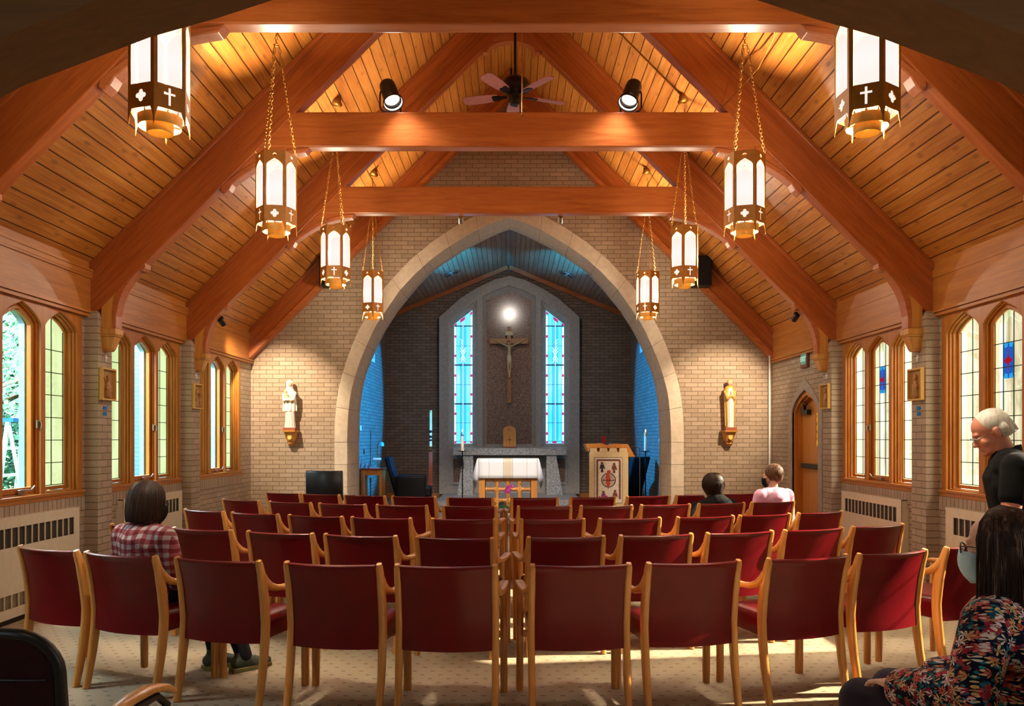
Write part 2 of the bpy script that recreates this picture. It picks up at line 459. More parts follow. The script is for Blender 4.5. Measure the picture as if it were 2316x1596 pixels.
def voussoir(mb, A, B, Cc, sgn, gap=.003):
    rs = []
    for k, (a, m_, c) in enumerate(zip(A, B, Cc)):
        X = lambda p: XA + sgn*p[0]
        rs.append([(X(a),YF,a[1]),(X(m_),YF,m_[1]),(X(m_)+sgn*.008,YF+.016,m_[1]+.004),(X(c),12.95,c[1]),(X(c),13.12,c[1]),(X(a),13.12,a[1])])
    # small joint gap at both ends
    def lerp(r0, r1, t_): return [tuple(p+(q-p)*t_ for p, q in zip(u, w)) for u, w in zip(r0, r1)]
    L0 = math.dist(rs[0][1], rs[1][1]); L1 = math.dist(rs[-1][1], rs[-2][1])
    rs[0] = lerp(rs[0], rs[1], min(.4, gap/max(L0,1e-4))); rs[-1] = lerp(rs[-1], rs[-2], min(.4, gap/max(L1,1e-4)))
    mb.rings(rs)
mb = MB(); back = MB()
for sgn in (1, -1):
    for i in range(NS):
        sl = slice(i*SUB, i*SUB+SUB+1)
        voussoir(mb, lo[sl], lm[sl], li[sl], sgn)
    # straight jambs, blocks from the floor up
    zs = [0, .38, .73, 1.08, lo[0][1]]
    for z0, z1 in zip(zs, zs[1:]):
        voussoir(mb, [(lo[0][0],z0),(lo[0][0],z1)], [(lm[0][0],z0),(lm[0][0],z1)], [(li[0][0],z0),(li[0][0],z1)], sgn)
st = struct('trim_4', mb, M['stone'])
# mortar core just behind the faces
for sgn in (1, -1):
    A = [(lo[0][0],0)]+lo; B = [(lm[0][0],0)]+lm; C_ = [(li[0][0],0)]+li
    rs = []
    for a, m_, c in zip(A, B, C_):
        X = lambda p: XA + sgn*p[0]; q = .012
        rs.append([(X(a),YF+q,a[1]),(X(m_)-sgn*.004,YF+q,m_[1]+.004),(X(c)-sgn*.008,12.95,c[1]+.008),(X(c)-sgn*.008,13.11,c[1]+.008),(X(a),13.11,a[1])])
    back.rings(rs)
struct('trim_5', back, simple('mortar', '8c7c66', .9))
# end wall
outer = [(-4.26,0),(XA+lo[0][0]+.01,0)] + [(XA+p[0]+.01, p[1]) for p in lo] + [(XA-p[0]-.01, p[1]) for p in lo[:-1][::-1]] + [(XA-lo[0][0]-.01,0),(4.26,0),(4.26,EV+.15),(0,EV+W+.2),(-4.26,EV+.15)]
mb = MB().fill([outer], .25, XZ @ T(0,0,YB+.125))
struct('wall_end', mb, M['brickX'])
# wall the camera looks out from, with a low timber arch
HZ = [(-3.3,0),(-3.3,1.6),(-3.0,2.15),(-2.6,2.52),(-2.25,2.74),(-1.93,2.90),(-1.445,3.085),(-1.18,3.16),(-.75,3.30),(-.35,3.39),(0,3.42)]
HZ = HZ + [(-x, z) for x, z in HZ[:-1][::-1]]
HO = [(-3.5,0),(-3.5,1.7),(-3.16,2.30),(-2.74,2.69),(-2.36,2.94),(-2.0,3.13),(-1.50,3.34),(-1.2,3.42),(-.78,3.55),(-.37,3.63),(0,3.66)]
HO = HO + [(-x, z) for x, z in HO[:-1][::-1]]
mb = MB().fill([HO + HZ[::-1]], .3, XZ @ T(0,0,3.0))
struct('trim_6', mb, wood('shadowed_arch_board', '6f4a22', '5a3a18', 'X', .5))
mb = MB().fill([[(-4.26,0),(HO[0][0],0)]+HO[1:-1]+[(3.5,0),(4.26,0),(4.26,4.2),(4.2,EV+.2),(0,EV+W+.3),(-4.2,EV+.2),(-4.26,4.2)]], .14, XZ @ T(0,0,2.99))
struct('wall_near', mb, simple('arch_wall_shade', '080503', .9, spec=.05))  # near-black colour stands in for the shade above the arch
mb = MB().box(-4.3,-2.2,0,4.3,-2.05,4.1); struct('wall_rear', mb, simple('rear_plaster', '8a7a66', .9))
mb = MB().box(-4.3,-2.2,4.1,4.3,2.95,4.2); struct('ceiling_rear', mb, simple('rear_ceiling', '4a2a14', .8))

# ------------------------------------------------------------------ sanctuary
XC = -.05; CH = 2.78; YC = 18.1; CE = 4.27; CR = 5.42
struct('floor_sanctuary', MB().box(-2.9,YB-.02,0,2.8,YC+.1,.15), M['carpet2'])
def hole_wall(s, wins):
    mb = MB(); v, f = fill2d([rect(12.79,.0,YC+.1,CE+.1)]+[rect(*w) for w in wins], .15)
    return mb.add([(XC+s*(CH+.075)+c, a, bb) for a, bb, c in v], f)
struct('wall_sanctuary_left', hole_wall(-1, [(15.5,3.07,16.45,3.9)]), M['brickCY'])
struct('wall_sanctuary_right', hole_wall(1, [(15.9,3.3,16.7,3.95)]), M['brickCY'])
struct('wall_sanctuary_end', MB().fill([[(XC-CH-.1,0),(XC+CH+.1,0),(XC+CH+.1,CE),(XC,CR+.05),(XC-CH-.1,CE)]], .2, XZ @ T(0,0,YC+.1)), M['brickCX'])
mb = MB().fill([[(XC-CH-.2,CE-.08),(XC,CR),(XC+CH+.2,CE-.08),(XC+CH+.2,CE+.05),(XC,CR+.13),(XC-CH-.2,CE+.05)]], YC+.2-12.78, XZ @ T(0,0,(YC+.2+12.78)/2))
struct('ceiling_sanctuary', mb, M['planksC'])
mb = MB()
for s in (-1, 1):
    a = math.atan2(CR-CE, CH)
    mb.fill([[(0,0),(CH/math.cos(a),0),(CH/math.cos(a),.12),(0,.12)]], .08, T(XC+s*CH, YC-.04, CE-.10) @ (RY(0) if s < 0 else RZ(math.pi)) @ Matrix(((math.cos(a),-math.sin(a),0,0),(0,0,1,0),(math.sin(a),math.cos(a),0,0),(0,0,0,1))))
struct('trim_7', mb, M['beam'])
struct('baseboard_end', MB().box(XC-CH,YC-.03,.15,XC+CH,YC,.25), M['frieze'])
for k, (s, w) in enumerate(((-1,(15.5,3.07,16.45,3.9)),(1,(15.9,3.3,16.7,3.95)))):
    e = thing('window_%d' % (20+k), None, None, (XC+s*CH, 0, 0)); e['kind'] = 'structure'
    g = .05; loops = [rect(w[0]-.02,w[1]-.02,w[2]+.02,w[3]+.02), rect(w[0]+g,w[1]+g,w[2]-g,w[3]-g)]
    v, f = fill2d(loops, .1); mk('window_frame', MB().add([(s*.03+c,a,z) for a,z,c in v], f), M['white'], e)
    v, f = fill2d([loops[1]], .01); mk('pane', MB().add([(s*.06+c,a,z) for a,z,c in v], f), simple('dark_pane', '101418', .1), e)

# ------------------------------------------------------------------ roof trusses
def truss(Y, thick=.14, full=True):
    e = thing('roof_truss', None, None, (0, Y+thick/2, 0)); e['kind'] = 'structure'
    L = W*math.sqrt(2); d = .37 if full else .26
    for s in (-1, 1):
        mb = MB(); v, f = fill2d([[(-.02,.02),(L+.0,.02),(L-d,-d),(-d+.08,-d),(-d+.08,-d+.03)] if full else [(0,.02),(L,.02),(L-d,-d),(-d,-d)]], thick)
        mb.add([(a, c, bb) for a, bb, c in v], f)
        v, f = fill2d([[(.02,0),(L-.03,0),(L-.08,-.045),(-.03,-.045)]], thick+.05)
        mb.add([(a, c, bb) for a, bb, c in v], f)
        o = mk('rafter', mb, M['beamR'], e, bevel=.008)
        if s < 0: o.matrix_local = T(-W, 0, EV) @ RY(-math.pi/4)
        else: o.matrix_local = T(W, 0, EV) @ RZ(math.pi) @ RY(-math.pi/4)
        if full:
            # knee brace on the corbel
            pts = [(3.98,2.55),(3.85,2.55),(3.845,2.68),(3.82,2.82),(3.77,2.95),(3.70,3.06),(3.62,3.14),(3.64,3.17),(3.98,2.84)]
            mk('knee_brace', MB().fill([[(s*x, z) for x, z in pts]], .115, XZ), M['corbel'], e, bevel=.01)
            pts = [(3.86,2.56),(3.83,2.56),(3.83,2.68),(3.80,2.82),(3.755,2.93),(3.69,3.03),(3.61,3.115),(3.575,3.115),(3.545,3.15),(3.55,3.21),(3.68,3.13),(3.76,3.06),(3.82,2.95),(3.86,2.80),(3.87,2.68)]
            mk('brace_moulding', MB().fill([[(s*x, z) for x, z in pts]], .128, XZ), M['beamU'], e, bevel=.006)
            # bracket between tie beam and rafter
            def q(t_, off=0): 
                a, c, b_ = (2.04-off,4.29-off*.4), (2.44-off*.3,4.26-off), (2.80,3.93-off)
                return ((1-t_)**2*a[0]+2*t_*(1-t_)*c[0]+t_*t_*b_[0], (1-t_)**2*a[1]+2*t_*(1-t_)*c[1]+t_*t_*b_[1])
            arcp = [q(i/10) for i in range(11)]
            pts = [(2.02,4.33)] + arcp + [(2.84,3.90),(2.86,3.93),(2.5,4.30),(2.46,4.34)]
            mk('bracket', MB().fill([[(s*x, z) for x, z in pts]], .09, XZ), M['beam'], e)
            o2 = [(x-.02, z-.035) for x, z in arcp]
            pts = [(1.96,4.315),(2.0,4.26)] + o2[1:-1] + [(2.74,3.90),(2.79,3.855),(2.82,3.89)] + [(x+.01,z+.01) for x, z in arcp[::-1]]
            mk('bracket_moulding', MB().fill([[(s*x, z) for x, z in pts]], .12, XZ), M['beamU'], e, bevel=.008)
            # corbel
            mb = MB(); x1 = 3.985
            for (z0, z1, xa, xb, w0, w1) in ((2.50,2.56,3.825,3.825,.17,.17),(2.48,2.50,3.84,3.825,.155,.17),(2.36,2.48,3.885,3.845,.10,.145),(2.34,2.36,3.90,3.885,.08,.10)):
                r0 = [(s*xa,-w0/2,z0),(s*x1,-w0/2,z0),(s*x1,w0/2,z0),(s*xa,w0/2,z0)]
                r1 = [(s*xb,-w1/2,z1),(s*x1,-w1/2,z1),(s*x1,w1/2,z1),(s*xb,w1/2,z1)]
                mb.rings([r0, r1])
            mk('corbel', mb, M['corbel'], e, bevel=.006)
    if full:
        mk('tie_beam', MB().box(-2.50,-.066,4.313,2.50,.066,4.652), M['beam'], e, bevel=.012)
        n = 12; inner = [(.30*math.cos(math.pi*k/n), 6.34+.14*math.sin(math.pi*k/n)) for k in range(n+1)]
        outerp = [(.34*math.cos(math.pi*k/n), 6.38+.16*math.sin(math.pi*k/n)) for k in range(n+1)]
        mk('ridge_yoke', MB().fill([[(.36,6.34)]+inner+[(-.36,6.34),(-.38,6.45),(0,6.84),(.38,6.45)]], .10, XZ), M['beamU'], e)
    return e
for y in (5.40, 7.69, 9.97): truss(y)
truss(YB-.16, .15, False)
mb = MB()
for s in (-1, 1):
    L = W*math.sqrt(2)
    v, f = fill2d([[(-.30,-.26),(L-.30,-.26),(L-.36,-.32),(-.36,-.32)]], .19)
    m = (T(-W,YB-.085,EV) @ RY(-math.pi/4)) if s < 0 else (T(W,YB-.085,EV) @ RZ(math.pi) @ RY(-math.pi/4))
    mb.add([(a, c, bb) for a, bb, c in v], f, m)
struct('trim_8', mb, M['beam'])

# ------------------------------------------------------------------ windows
def glassmat(name, c1, c2, st, tr, sc=3.0, stretch=(1,1,.4), tint=True):
    m = N(name); co = m.coord(); nz = m.noise(m.mapping(co, stretch), sc, 3, .5, .8)
    col = m.ramp(nz, [(.35, lin(c1)), (.65, lin(c2))])
    em = m.new('ShaderNodeEmission'); m.link(col, em.inputs[0]); em.inputs[1].default_value = st
    tp = m.new('ShaderNodeBsdfTransparent'); tp.inputs[0].default_value = (1,.95,.86,1)
    if tint: m.link(col, tp.inputs[0])
    gl = m.new('ShaderNodeBsdfGlossy'); gl.inputs['Roughness'].default_value = .1
    a = m.new('ShaderNodeMixShader'); a.inputs[0].default_value = tr; m.link(em.outputs[0], a.inputs[1]); m.link(tp.outputs[0], a.inputs[2])
    g = m.new('ShaderNodeMixShader'); g.inputs[0].default_value = .04; m.link(a.outputs[0], g.inputs[1]); m.link(gl.outputs[0], g.inputs[2])
    m.link(g.outputs[0], m.out.inputs[0]); return m.m
M['gL'] = glassmat('pale_obscured_glass', 'c6d29c', 'dae4b6', 1.55, .35)
M['gR'] = glassmat('bright_obscured_glass', 'ccc494', 'f2edcc', 1.6, .45, 9, (1,1.2,.35), tint=False)  # tree shadows worked into the pane colour as soft noise
M['gRc'] = glassmat('tree_shade_glass', 'a8a478', 'f0ebcc', 1.4, .45, 7, (1,1.5,.3), tint=False)  # stronger tree shade blotched into the centre lights' colour
M['gClear'] = glassmat('clear_glass', 'ffffff', 'ffffff', 0.0, 1.0)
for n_, c_, s_ in (('gBlue','1e66d8',1.0),('gCyan','38b8f0',1.1),('gRed','d02038',.9)): M[n_] = glassmat(n_, c_, c_, s_, .3)
M['casing'] = simple('sky_tinted_white_paint','86aac2',.6)  # white casing with sky blue mixed into its colour
def lmap(s, v): return [(s*c, a, z) for a, z, c in v]
WN = [0]
def window_unit(s, Yc, colored, center_clear):
    WN[0] += 1
    e = thing('window_%d' % WN[0], None, None, (s*W, Yc, 0)); e['kind'] = 'structure'
    PT = .59
    def board(loops, d0, d1, mat, name, bev=.004, parent=e, sm=None):
        v, f = fill2d(loops, d1-d0); mb = MB().add([(s*(c+(d0+d1)/2), a, z) for a, z, c in v], f)
        return mk(name, mb, mat, parent, bevel=bev)
    R0 = rect(-WH+.002, .985, WH-.002, 2.70)
    mbs = MB()
    for d0, d1, hw, zs, za, zb in ((-.004,.025,.262,2.49,2.648,1.012),(.025,.05,.246,2.487,2.632,1.02),(.05,.085,.230,2.484,2.616,1.028)):
        v, f = fill2d([R0]+[arc(hw, zb, zs, za, u0=u) for u in (-PT,0,PT)], d1-d0)
        mbs.add([(s*(c+(d0+d1)/2), a, z) for a, z, c in v], f)
    mk('window_frame', mbs, M['winwood'], e, bevel=.004)
    for u in (-PT, 0, PT):
        if u == 0:
            lo_, hi_ = arc(.229,1.03,2.483,2.615), arc(.198,1.078,2.472,2.578)
            d0, d1, gd = .045, .085, .062
        else:
            lo_, hi_ = arc(.228,1.03,2.483,2.614,u0=u), arc(.205,1.062,2.475,2.592,u0=u)
            d0, d1, gd = .085, .12, .105
        board([lo_, hi_], d0, d1, M['winwood'], 'sash')
        v, f = fill2d([hi_], .004)
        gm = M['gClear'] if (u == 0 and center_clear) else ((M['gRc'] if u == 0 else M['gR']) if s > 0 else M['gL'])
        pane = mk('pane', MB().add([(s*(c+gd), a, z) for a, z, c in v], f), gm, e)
        if not (u == 0 and center_clear):
            mb = MB(); hw = .20; x0, x1 = sorted((s*(gd-.004), s*(gd-.010)))
            def vb(uu, z0, z1): mb.box(x0, u+uu-.0035, z0, x1, u+uu+.0035, z1)
            def hb(z, ua=-.195, ub=.195): mb.box(x0, u+ua, z-.0035, x1, u+ub, z+.0035)
            if u == 0:
                for uu in (-.07, .07): vb(uu, 1.08, 2.55)
            else: vb(0, 1.07, 2.585)
            for uu in (-.185, .185): vb(uu, 1.07, 2.48)
            for k in range(7):
                z = 1.275+.205*k
                if z < 2.50: hb(z)
            hb(1.072)
            mk('lead_came', mb, M['lead'], pane)
            if u == 0 and s > 0:
                z0, z1 = 2.0, 2.30; zm = (z0+z1)/2
                def flat(loop, mat, dd, nm):
                    v, f = fill2d([loop], .002); mk(nm, MB().add([(s*(gd-dd), a, z) for a, z, c in v], f), mat, pane)
                flat(rect(-.068,z0,.068,z1), M['gBlue'], .006, 'blue_glass')
                for (a0, b0, zz) in ((-1,1,z1),(1,1,z1),(-1,-1,z0),(1,-1,z0)):
                    flat([(a0*.068,zz),(a0*.006,zz),(a0*.012,zz-b0*.035),(a0*.05,zz-b0*.045)], M['gCyan'], .009, 'cyan_glass')
                star = [(0,z1-.02),(.011,zm+.03),(.03,zm+.022),(.062,zm),(.03,zm-.022),(.011,zm-.03),(0,z0+.02),(-.011,zm-.03),(-.03,zm-.022),(-.062,zm),(-.03,zm+.022),(-.011,zm+.03)]
                flat(star, M['gRed'], .012, 'red_glass')
        if u == 0:
            mb = MB(); f_ = lambda d, uu, z: (-s*d, uu, z)
            mb.cbox((-s*.0+s*.03, -.02*s, 1.045), (.03,.05,.03))
            mb.tube([f_(-.02,-.02,1.055), f_(.015,-.01,1.065), f_(.03,.05,1.06), f_(.035,.07,1.062), f_(.04,.11,1.09)], [.007,.007,.006,.007,.009], 6)
            mk('crank_handle', mb, M['nickel'], e, smooth=60)
            mb = MB(); uu = .245
            mb.cbox((s*.02, uu, 1.62), (.012,.018,.07)); mb.tube([f_(-.015,uu,1.65), f_(.015,uu+.0,1.64), f_(.022,uu,1.61), f_(.012,uu,1.58)], .005, 6)
            mk('latch', mb, M['nickel'], e, smooth=60)
    x0, x1 = sorted((s*.06, -s*.028)); mb = MB().box(x0, -WH-.012, .985, x1, WH+.012, 1.012)
    x0, x1 = sorted((s*.0, -s*.018)); mb.box(x0, -WH-.01, .946, x1, WH+.01, .986)
    mk('sill', mb, M['frieze'], e, bevel=.004)
    # outside casing, white tinted with the blue of the skylight
    mb = MB(); v, f = fill2d([rect(-WH,.97,WH,2.70)]+[arc(.235,1.0,2.49,2.62,u0=u) for u in (-PT,0,PT)], .05)
    mb.add([(s*(c+.15), a, z) for a, z, c in v], f)
    mk('outer_casing', mb, M['casing'], e)
for y in BAYS_L: window_unit(-1, y, False, True)
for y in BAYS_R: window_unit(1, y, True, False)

# ------------------------------------------------------------------ side door
e = thing('door_1', None, None, (W, 0, 0)); e['kind'] = 'structure'
y0, y1, zs, za = DOOR
v, f = fill2d([door_loop(y0,y1,zs,za,grow=.14,z0=0), door_loop(y0+.0,y1-.0,zs,za,z0=.001)[::-1]], .10)
mk('stone_surround', MB().add([(c-.0+.035, a, z) for a, z, c in v], f), M['stoneG'], e, bevel=.012)
v, f = fill2d([door_loop(y0,y1,zs,za,grow=.014), door_loop(y0+.055,y1-.055,zs-.01,za-.07,z0=.001)[::-1]], .05)
mb = MB().add([(c+.045, a, z) for a, z, c in v], f)
v, f = fill2d([door_loop(y0+.0,y1-.0,zs,za,grow=.014), door_loop(y0+.075,y1-.075,zs-.015,za-.10,z0=.001)[::-1]], .10)
mb.add([(c+.11, a, z) for a, z, c in v], f)
mk('door_frame', mb, M['winwood'], e, bevel=.005)
slot = rect(10.93,1.38,11.06,1.85)
v, f = fill2d([door_loop(y0+.06,y1-.06,zs-.01,za-.08,z0=.005), slot], .045)
leaf = mk('door_leaf', MB().add([(c+.15, a, z) for a, z, c in v], f), M['door'], e)
v, f = fill2d([slot], .01); mk('amber_pane', MB().add([(c+.15, a, z) for a, z, c in v], f), glassmat('amber_glass','c87a10','ffc838',1.0,.1,20), leaf)
mb = MB()
for k in range(9): 
    a0, a1 = (10.93,11.06) if k%2 else (11.06,10.93); mb.tube([(.14,a0,1.38+k*.052),(.14,a1,1.38+(k+1)*.052)], .003, 4)
mk('lead_came', mb, M['lead'], leaf)
mb = MB().box(.06,10.74,1.07,.10,11.45,1.14); mb.box(.05,10.66,1.0,.12,10.74,1.20)
mk('push_bar', mb, M['black'], e, bevel=.01)
mb = MB().box(.06,11.20,1.83,.12,11.44,1.90); mb.tube([(.07,11.3,1.91),(.02,11.1,1.97),(.06,11.4,2.02)], .012, 6); mb.box(.04,11.28,1.90,.08,11.34,1.96)
mk('door_closer', mb, M['black'], e)
struct('wall_passage', MB().box(W+.2,10.2,0,W+.25,12,2.5), simple('passage', '6a5030', .9))
# ================================================================== the congregation's chairs
def post_y(z):
    ks = [(0,-.055),(.2,-.012),(.36,.012),(.48,.018),(.60,.004),(.72,-.022),(.83,-.055)]
    for (a, ya), (b_, yb) in zip(ks, ks[1:]):
        if z <= b_:
            t_ = (z-a)/(b_-a); t_ = t_*t_*(3-2*t_)*.35 + t_*.65
            return ya+(yb-ya)*t_
    return ks[-1][1]
def chair_meshes():
    out = []
    for s in (-1, 1):
        zs = [0,.10,.2,.3,.38,.46,.54,.62,.68,.74,.80,.822]
        pts = [(s*.2625, post_y(z)+.04, z) for z in zs]
        sec = [(.034,.040),(.035,.044),(.036,.048),(.036,.054),(.036,.056),(.036,.056),(.036,.060),(.036,.060),(.036,.054),(.036,.048),(.034,.042),(.026,.032)]
        out.append(('leg', MB().sweep(pts, sec), 'chairwood'))
    for s in (-1, 1):
        mb = MB().sweep([(s*.286,.455,0),(s*.286,.455,.3),(s*.286,.452,.58),(s*.286,.452,.625)], [(.040,.036),(.042,.042),(.042,.044),(.042,.042)])
        out.append(('leg', mb, 'chairwood'))
    for s in (-1, 1):
        pts = [(s*.266,.02,.745),(s*.268,.045,.70),(s*.271,.085,.664),(s*.276,.14,.645),(s*.281,.22,.637),(s*.285,.32,.637),(s*.287,.42,.642),(s*.288,.475,.642),(s*.288,.492,.636)]
        sec = [(.030,.030),(.034,.045),(.036,.046),(.042,.036),(.048,.030),(.052,.028),(.054,.027),(.050,.026),(.036,.018)]
        mb = MB().sweep(pts, sec)
        out.append(('armrest', mb, 'chairwood'))
    # seat pad
    n = 8; rs = []
    def sq(z, hx, y0, y1, r=.03):
        pts = []
        for cx_, cy_, a0 in ((hx-r,y0+r,-90),(hx-r,y1-r,0),(-hx+r,y1-r,90),(-hx+r,y0+r,180)):
            for k in range(4):
                a = R(a0+30*k); pts.append((cx_+r*math.cos(a), cy_+r*math.sin(a), z))
        return pts
    mb = MB().rings([sq(.355,.235,.06,.455),sq(.362,.245,.055,.468),(sq(.45,.252,.052,.475)),sq(.475,.246,.058,.468),sq(.487,.225,.075,.445),sq(.492,.15,.13,.36)])
    out.append(('seat', mb, 'red'))
    out.append(('seat_frame', MB().box(-.27,.40,.33,.27,.44,.365), 'chairwood'))
    # wrapped back
    rs = []
    nx = 14
    prof = []
    for z in (.352,.358,.40,.5,.6,.7,.78,.808): prof.append((z, 0))
    mbk = MB(); rows = []
    for k in range(nx+1):
        x = -.247+.494*k/nx; bulge = .050*(1-(x/.247)**2)
        loop = []
        zt = [.350,.40,.48,.56,.64,.72,.775,.800]
        for z in zt: loop.append((x, post_y(z)+.035-.012-bulge*(.75+.25*z), z + (0 if z<.79 else .006)))
        top = .815; y0 = post_y(.80)+.035-bulge
        for a in (150,110,70,30,-10,-50): loop.append((x, y0-.006+.016*math.cos(R(a))*1.1, .805+.014*math.sin(R(a))))
        for z in zt[::-1][1:]: loop.append((x, post_y(z)+.035+.018-bulge*(.75+.25*z), z))
        rows.append(loop)
    mbk.rings(rows)
    out.append(('backrest', mbk, 'red'))
    return out
ROWS = {
 1: ([((38,1234),(190,1245)),((196,1243),(358,1257)),((394,1258),(598,1270)),((637,1271),(873,1274)),((889,1275),(1130,1277))],
     [((1192,1275),(1433,1275)),((1451,1271),(1682,1269)),((1728,1262),(1920,1256)),((1928,1250),(2100,1240)),((2118,1236),(2270,1226))]),
 2: ([((247,1183),(379,1192)),((392,1193),(529,1198)),((559,1198.5),(713,1206)),((732,1205.5),(902,1210.6)),((938,1214),(1121,1216))],
     [((1188,1213),(1371,1213)),((1397,1209),(1568,1205.5)),((1593,1205),(1749,1198.5)),((1766,1198.5),(1908,1191.6)),((1918,1189),(2047,1184))]),
 3: ([((411,1150),(518,1155)),((522,1157),(636,1162)),((654,1163),(777,1169)),((794,1167.5),(933,1171)),((974,1171.6),(1124,1172.6))],
     [((1174,1172.6),(1325,1173)),((1351,1171),(1496,1170)),((1530,1169),(1658,1166)),((1668,1164),(1787,1160)),((1795,1158),(1910,1155))]),
 4: ([((504,1127.7),(591,1132)),((610,1132),(706,1136.5)),((722,1136.5),(829,1140)),((850.5,1139.5),(969,1143)),((1000,1142.8),(1125.5,1143.5))],
     [((1168,1143.5),(1295,1144)),((1309,1143),(1433,1142)),((1446,1140.5),(1562,1138.5)),((1576,1138),(1685,1135.7)),((1692,1135),(1800,1132.5))]),
 5: ([((601,1112.5),(683,1115.6)),((684,1115.6),(770,1118)),((780,1117.5),(872,1121)),((884,1121.5),(990,1123.5)),((1010,1123),(1118,1124.5))],
     [((1154,1124.5),(1264,1124)),((1287,1123),(1394,1122)),((1418,1121),(1512,1120)),((1525,1119.5),(1620,1117.5)),((1628,1116.5),(1716,1114))]),
}
ROWN = {1:'nearest row', 2:'second row from the camera', 3:'middle row', 4:'fourth row from the camera', 5:'front row before the altar'}
ORD = ['at its outer {s} end','second from its {s} end','third from its {s} end','fourth from its {s} end','just {s} of the centre gap']
cm = chair_meshes(); chair0 = None; CHAIRS = {}
TOPZ = .82
for r, (Ls, Rs) in ROWS.items():
    for side, lst in (('left', Ls), ('right', Rs)):
        Q = []
        for a, b_ in lst:
            for px, py in (a, b_):
                Y = F*(CZ-TOPZ)/(py-VY); Q.append(((px-VX)*Y/F+CX, Y))
        A = np.array([[1, x, x*x] for x, _ in Q]); B = np.array([y for _, y in Q])
        # lightly regularised fit of the gentle arc
        reg = np.diag([0, .01, .02]); co3 = np.linalg.solve(A.T@A+reg, A.T@B)
        fy = lambda x: float(co3 @ np.array([1, x, x*x]))
        for i, (a, b_) in enumerate(lst):
            def solve(px):
                Y = 5.0
                for _ in range(12): X = (px-VX)*Y/F+CX; Y = fy(X)
                return X, Y
            (xl, yl), (xr, yr) = solve(a[0]), solve(b_[0])
            xc, yc = (xl+xr)/2, (yl+yr)/2; ang = math.atan2(yr-yl, xr-xl)
            k = i if side == 'left' else 4-i
            lab = 'burgundy oak armchair in the %s, %s' % (ROWN[r], ORD[k].format(s=side))
            loc = (xc, yc, 0)
            # the chair's origin lies between its rear posts
            grp = 'burgundy armchairs in curved rows'
            if chair0 is None:
                chair0 = thing('armchair', lab, 'chair', loc, ang, grp)
                for nm, mb, mt in cm: mk(nm, mb, M[mt], chair0, smooth=50)
                ch = chair0
            else: ch = dup(chair0, loc, ang, lab, grp)
            CHAIRS[(r, side, k)] = (xc, yc, ang)
for key, lab in {(1,'left',1):0}.items(): pass

# ------------------------------------------------------------------ hexagonal lanterns
def ogee(hw, z0, zs, za, n=6): return arc(hw, z0, zs, za, n)
def quatre(r, n=6):
    pts = []
    for q in range(4):
        c = (r*.62*math.cos(R(90*q)), r*.62*math.sin(R(90*q)))
        for k in range(n+1):
            a = R(90*q-100+200*k/n); pts.append((c[0]+r*.46*math.cos(a), c[1]+r*.46*math.sin(a)))
    return pts
def crossp(w, h0, h1, zc, t_):
    return [(-t_,h0),(t_,h0),(t_,zc-t_),(w,zc-t_),(w,zc+t_),(t_,zc+t_),(t_,h1),(-t_,h1),(-t_,zc+t_),(-w,zc+t_),(-w,zc-t_),(-t_,zc-t_)]
HX = .083; AP = HX*math.sqrt(3)
pm = N('frosted_lantern_glass'); co = pm.coord(); x_, y_, z_ = pm.sep(co)
zz = pm.math('ABSOLUTE', pm.math('SUBTRACT', z_, .36)); fall = pm.ramp(zz, [(.02,(1,.96,.92,1)),(.2,(1,.88,.78,1))])
em = pm.new('ShaderNodeEmission'); pm.link(fall, em.inputs[0]); em.inputs[1].default_value = 1.0
tp = pm.new('ShaderNodeBsdfTransparent'); mx = pm.new('ShaderNodeMixShader'); mx.inputs[0].default_value = .30
pm.link(em.outputs[0], mx.inputs[1]); pm.link(tp.outputs[0], mx.inputs[2]); pm.link(mx.outputs[0], pm.out.inputs[0])
M['lglass'] = pm.m
M['ldisc'] = emit('lit_diffuser', 'ffd070', 1.5)
def chain(mb, p, q, ln=.040, wd=.011, r=.0026):
    p = Vector(p); q = Vector(q); d = q-p; n = max(2, int(d.length/(ln*.78))); t_ = d.normalized(); u = t_.orthogonal().normalized(); w_ = t_.cross(u)
    for k in range(n):
        c = p+d*((k+.5)/n); a, b_ = (u, w_) if k % 2 else (w_, u)
        pts = [c + a*(wd*math.cos(g)) + t_*(ln*.5*math.sin(g)) for g in [2*math.pi*j/8 for j in range(8)]]
        mb.tube(pts, r, 4, closed=True)
